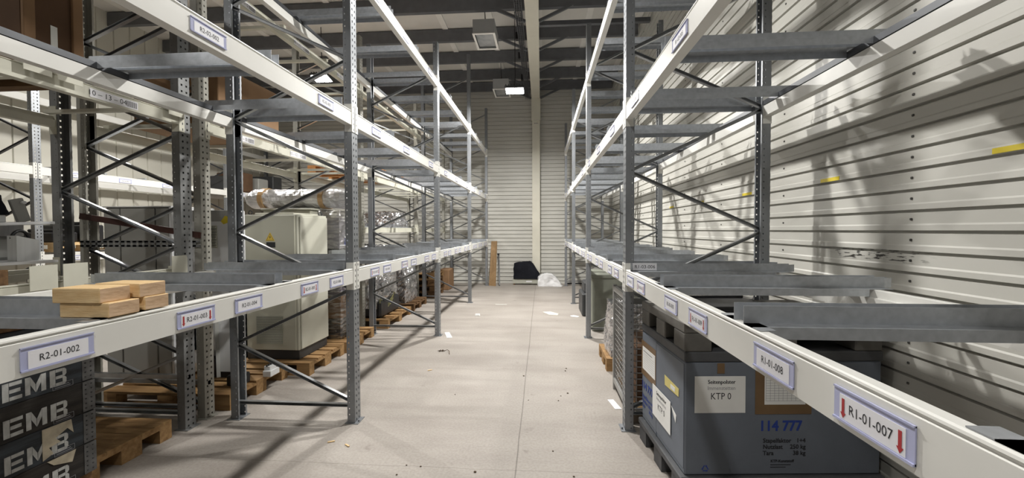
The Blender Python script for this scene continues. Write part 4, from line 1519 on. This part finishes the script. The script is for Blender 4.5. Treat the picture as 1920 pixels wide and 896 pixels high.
MB().tube([tuple(T2 @ Vector((.010, .015, .13))), tuple(T2 @ Vector((.030, .015, .13)))], .011, 10).build('white_knob', WHITE_CAB, mc)
MB().cbox(-3.60, -3.48, 2.20, 2.42, B0 + .2505, B0 + .30, .006).build('white_box', WHITE_CAB, mc)
o = grid_blob(-3.54, 2.33, B0 + .302, .12, .24, .13, .025, 31, .3, 12, 4).build('black_bag', CLOTH, None, loc=(-3.54, 2.33, B0 + .30), smooth=True)
tag(o, 'black bag lying on the white tray at the left edge', 'bag')
# crate on the upper shelf of the old rack
t = thing('plywood_crate', (-3.5, 2.47, 2.574), 'brown crate with a white paper note on the upper shelf at the top left corner', 'crate')
MB().cbox(-3.94, -3.14, 2.275, 2.60, 2.70, 3.60, .004).build('crate_body', CARDB_D, t)
b = MB()
for y in (2.275, 2.54):
    b.cbox(-3.139, -3.118, y, y + .06, 2.70, 3.60, .003)
b.cbox(-3.139, -3.118, 2.337, 2.538, 2.70, 2.76, .003)
b.build('batten', CARDB, t)
sk = MB()
for y in (2.29, 2.49):
    sk.box(-3.94, -3.14, y, y + .09, 2.574, 2.70)
sk.build('skid', WOOD_D, t)
MB().box(-3.1385, -3.136, 2.425, 2.462, 2.80, 2.93).build('paper_note', PAPER, t)
t = thing('cardboard_box', (-3.4, 4.1, 2.578), 'brown carton on the upper shelf behind the doubled perforated uprights', 'box')
MB().cbox(-3.85, -3.0, 3.62, 4.5, 2.578, 3.16, .006).build('carton', CARDB, t)
MB().box(-3.45, -3.40, 3.618, 4.502, 3.1585, 3.1615).build('packing_tape', TAPE, t)

# goods on the left wall rack
for k, (y0, y1, h_, x0) in enumerate(((4.25, 4.72, .17, -8.2), (4.80, 5.25, .20, -8.1), (5.75, 6.1, .16, -8.15), (6.15, 6.5, .28, -8.3))):
    b = MB().cbox(x0, -7.5, y0, y1, 1.4335, 1.4335 + h_, .02)
    b.cbox(x0 + .1, -7.6, y0 + .08, y1 - .1, 1.4335 + h_, 1.4335 + h_ + .05, .015)
    tag(b.build('black_machine_part', BLACK, None, loc=((x0 - 7.5) / 2, (y0 + y1) / 2, 1.4335)),
        'black machine part on the left wall rack, %s' % ('nearest of the row', 'second of the row', 'third of the row, behind the upright', 'farthest and tallest of the row')[k], 'machine part')
k = 0
for y in [9.35 + i * .29 for i in range(8)]:
    b = MB().cbox(-8.2, -7.45, y, y + .25, 1.288, 1.288 + (.20 if k % 3 else .26), .006)
    tag(b.build('wooden_box', ORANGE, None, loc=(-7.8, y + .12, 1.288)), 'small orange wooden box in a row on the far left wall rack', 'box', 'orange boxes on the wall rack')
    k += 1
for i, (y, h_) in enumerate(((9.4, .35), (9.9, .5), (10.5, .42), (11.1, .55))):
    b = MB().cbox(-8.3, -7.6, y, y + .4, 2.594, 2.594 + h_, .02)
    tag(b.build('packed_goods', (DARKGREY, CARDB_D, GREY_CAB, DARKGREY)[i], None, loc=(-7.9, y + .2, 2.594)), 'packed goods on the upper level of the far left wall rack, ' + ('nearest, dark', 'brown one', 'pale grey one', 'farthest, dark')[i], 'box')
b = MB().cbox(-8.3, -7.5, 2.6, 4.6, 2.594, 2.85, .01)
tag(b.build('panel_stack', CARDB_D, None, loc=(-7.9, 3.6, 2.594)), 'flat brown stack on the upper level of the left wall rack', 'panel')
# white film heap on the beige rack's low level
b = MB().box(-3.9, -2.93, 6.5, 9.2, 1.565 + .0925, 1.565 + .108)
tag(b.build('shelf_panel', GALV_L, None, loc=(-3.4, 7.8, 1.66)), 'steel shelf panel on the low beams of the beige rack', 'shelf panel')
o = grid_blob(-3.35, 8.55, 1.565 + .1085, .8, 1.0, .30, .06, 41, .3, 24, 3, .5).build('film_heap', FOIL, None, loc=(-3.35, 8.55, 1.68))
tag(o, 'heap of crumpled clear film on the low shelf of the beige rack', 'film')

# ------------------------------------------------------------------ far end of the aisle
bt = MB().add([(-1.515, 11.68, 0), (-1.315, 11.56, 0), (-1.335, 12.16, 1.27), (-1.505, 12.19, 1.27), (-1.505, 11.70, 0.0), (-1.305, 11.58, 0.0), (-1.325, 12.18, 1.27), (-1.495, 12.21, 1.27)],
              [(0, 1, 2, 3), (7, 6, 5, 4), (0, 4, 5, 1), (1, 5, 6, 2), (2, 6, 7, 3), (3, 7, 4, 0)])
tag(bt.build('chipboard_panel', BOARD, None, loc=(-1.42, 11.7, 0)), 'tall brown chipboard strip leaning at the end of the left rack', 'board')
b = MB().bar((-1.20, 11.60, .016), (-1.275, 12.12, .86), .035, .03).cbox(-1.315, -1.255, 12.10, 12.17, .84, .90, .005)
tag(b.build('black_strip', BLACK, None, loc=(-1.2, 11.58, 0)), 'thin black strip leaning beside the chipboard panel', 'strip')
t = thing('steel_section', (-.4, 12.0, 0), 'long pale steel section with a small label lying along the far wall', 'steel beam')
MB().prism([(11.88, .04), (11.88, .17), (11.97, .17), (11.97, .155), (11.90, .155), (11.90, .055), (11.97, .055), (11.97, .04)], 'x', -.84, .35).build('channel', mat('pale_green_steel', (.42, .42, .36), .5, 0, var=.1), t)
b = MB()
for x in (-.82, .30):
    b.box(x, x + .04, 11.88, 11.97, 0, .04)
b.build('spacer', WOOD_D, t)
MB().box(-.45, -.28, 11.8785, 11.8798, .085, .115).build('label_strip', CARD, t)
ob_ = grid_blob(-.42, 11.915, .171, .80, .13, .53, .035, 51, .05, 22, 3, .2)


def heap_top(x):
    pts = [(-.85, .42), (-.78, .47), (-.60, .50), (-.34, .53), (-.24, .45), (-.12, .24), (0.0, .10), (.1, .06)]
    for (x0, h0), (x1, h1) in zip(pts, pts[1:]):
        if x <= x1:
            return h0 + (h1 - h0) * max(0, min(1, (x - x0) / (x1 - x0)))
    return .06


ob_.v = [(x, y, .171 + (z - .171) * heap_top(x) / .53) for x, y, z in ob_.v]
o = ob_.build('black_cloth', CLOTH, None, loc=(-.42, 11.95, .171), smooth=True)
tag(o, 'black cloth heaped on the steel section in front of the cream column', 'cloth')
bl_ = grid_blob(.235, 11.66, 0, .70, .30, .36, .05, 61, .1, 22, 3, .15)
bl_.v = [(x, y, z * max(.25, 1 - abs((x - .16) / .44) ** 2.2)) for x, y, z in bl_.v]
o = bl_.build('plastic_bundle', WBAG, None, loc=(.25, 11.7, 0), smooth=True)
tag(o, 'white plastic bundle lying on the floor by the far wall', 'plastic bundle')
tag(MB().bar((.75, 12.14, .02), (1.95, 12.14, .02), .04, .04).build('steel_tube', DARKGREY, None, loc=(1.3, 12.14, 0)), 'dark tube on the floor behind the end of the right rack', 'tube')

# ------------------------------------------------------------------ yellow tape marks on the right wall
for k, y in enumerate((.75, 1.95, 3.11, 4.30, 5.50, 6.70)):
    o = MB().box(WALL_X + .003, WALL_X + .0055, y - .095, y + .095, 1.9515, 1.9775).build('yellow_tape_mark', YEL, None, loc=(WALL_X, y, 1.9515))
    tag(o, ('yellow tape mark on the ribbed wall beside the nearest rack bay', 'yellow tape mark on the ribbed wall at the right picture edge', 'yellow tape mark on the ribbed wall right of the first rear upright', 'yellow tape mark on the ribbed wall just left of the first rear upright',
            'yellow tape mark on the ribbed wall behind the long diagonal brace', 'farthest yellow tape mark on the ribbed wall')[k], 'tape mark', 'yellow tape marks on the right wall')


# ------------------------------------------------------------------ litter on the floor
def scrap(name, pts, z, m, label, cat, curl=0.004):
    vs = [(x, y, z + .0015 + curl * ((i * 37) % 5) / 5) for i, (x, y) in enumerate(pts)]
    n = len(vs)
    vs2 = [(x, y, q + .0012) for x, y, q in vs]
    fs = [tuple(reversed(range(n))), tuple(range(n, 2 * n))] + [(i, (i + 1) % n, n + (i + 1) % n, n + i) for i in range(n)]
    cx, cy = sum(p[0] for p in pts) / n, sum(p[1] for p in pts) / n
    return tag(MB().add(vs + vs2, fs).build(name, m, None, loc=(cx, cy, z)), label, cat)


scrap('paper_label', [(.62, 3.88), (.675, 3.885), (.715, 3.68), (.655, 3.675)], 0, CARD, 'white label card lying on the floor beside the first right upright', 'paper', .001)
scrap('paper_scrap', [(.02, 7.98), (.17, 8.02), (.32, 7.82), (.30, 7.68), (.14, 7.72)], 0, mat('cream_paper', (.72, .70, .60), .8), 'cream paper sheet lying flat in the far middle of the aisle floor', 'paper', .001)
scrap('paper_scrap', [(.53, 7.65), (.60, 7.70), (.70, 7.60), (.66, 7.52), (.55, 7.57)], 0, PAPER, 'small white scrap on the floor near the right rack, beyond the cream sheet', 'paper', .002)
scrap('paper_strip', [(-1.52, 6.28), (-1.45, 6.30), (-1.33, 5.98), (-1.41, 5.97)], 0, PAPER, 'white paper strip on the floor at the foot of the second left upright', 'paper', .002)
o = grid_blob(-1.20, 7.55, 0.0, .10, .08, .035, .006, 71, .3, 6, 10).build('paper_ball', PAPER, None, loc=(-1.2, 7.55, 0), smooth=True)
tag(o, 'small crumpled white paper on the floor past the second left upright', 'paper')
scrap('paper_strip', [(-1.0, 8.75), (-.75, 8.74), (-.74, 8.67), (-.98, 8.68)], 0, mat('dusty_paper', (.58, .57, .53), .8), 'thin pale strip on the floor near the third left upright', 'paper', .001)
t = thing('dried_plant', (-1.31, 5.29, 0), 'dried brown leaf cluster with a curled stem on the aisle floor', 'leaf')
b = MB()
for k in range(6):
    a = k * 1.05
    b.add([(-1.33, 5.30, .004), (-1.33 + .03 * math.cos(a) - .01 * math.sin(a), 5.30 + .03 * math.sin(a), .012 + .004 * (k % 3)), (-1.33 + .055 * math.cos(a), 5.30 + .055 * math.sin(a), .006), (-1.33 + .03 * math.cos(a) + .012, 5.30 + .03 * math.sin(a) - .01, .018),
           (-1.33, 5.30, .001), (-1.33 + .03 * math.cos(a), 5.30 + .03 * math.sin(a), .003)], [(0, 1, 2), (0, 2, 3), (4, 5, 2), (0, 4, 5, 1), (1, 5, 2)])
b.build('leaf', LEAF, t)
MB().tube([(-1.30, 5.29, .006), (-1.25, 5.31, .02), (-1.21, 5.25, .02), (-1.19, 5.17, .004)], .004, 6).build('stem', LEAF, t)
rr = random.Random(4)
for k in range(14):
    x, y = rr.uniform(-1.2, .4), rr.uniform(2.4, 5.2)
    r = rr.uniform(.004, .009)
    o = MB().cbox(x - r, x + r, y - r * .7, y + r * .7, .0003, r, r * .3).build('floor_crumb', LEAF, None, loc=(x, y, 0))
    tag(o, 'tiny dark crumb lying on the concrete aisle floor', 'crumb', 'dark crumbs on the aisle floor')

for k, (x, y, a) in enumerate(((-1.30, 4.55, .5), (-1.62, 2.95, .4), (-1.47, 2.93, -.6))):
    b = MB().bar((x, y, .004), (x + .05 * math.cos(a), y + .05 * math.sin(a), .006), .012, .005)
    tag(b.build('wood_splinter', PINE, None, loc=(x, y, 0)), ('pale wood splinter on the aisle floor, farthest of three', 'wood splinter on the floor near the foot of the first left upright', 'short brown splinter on the floor beside the paler one by the first left upright')[k], 'splinter')
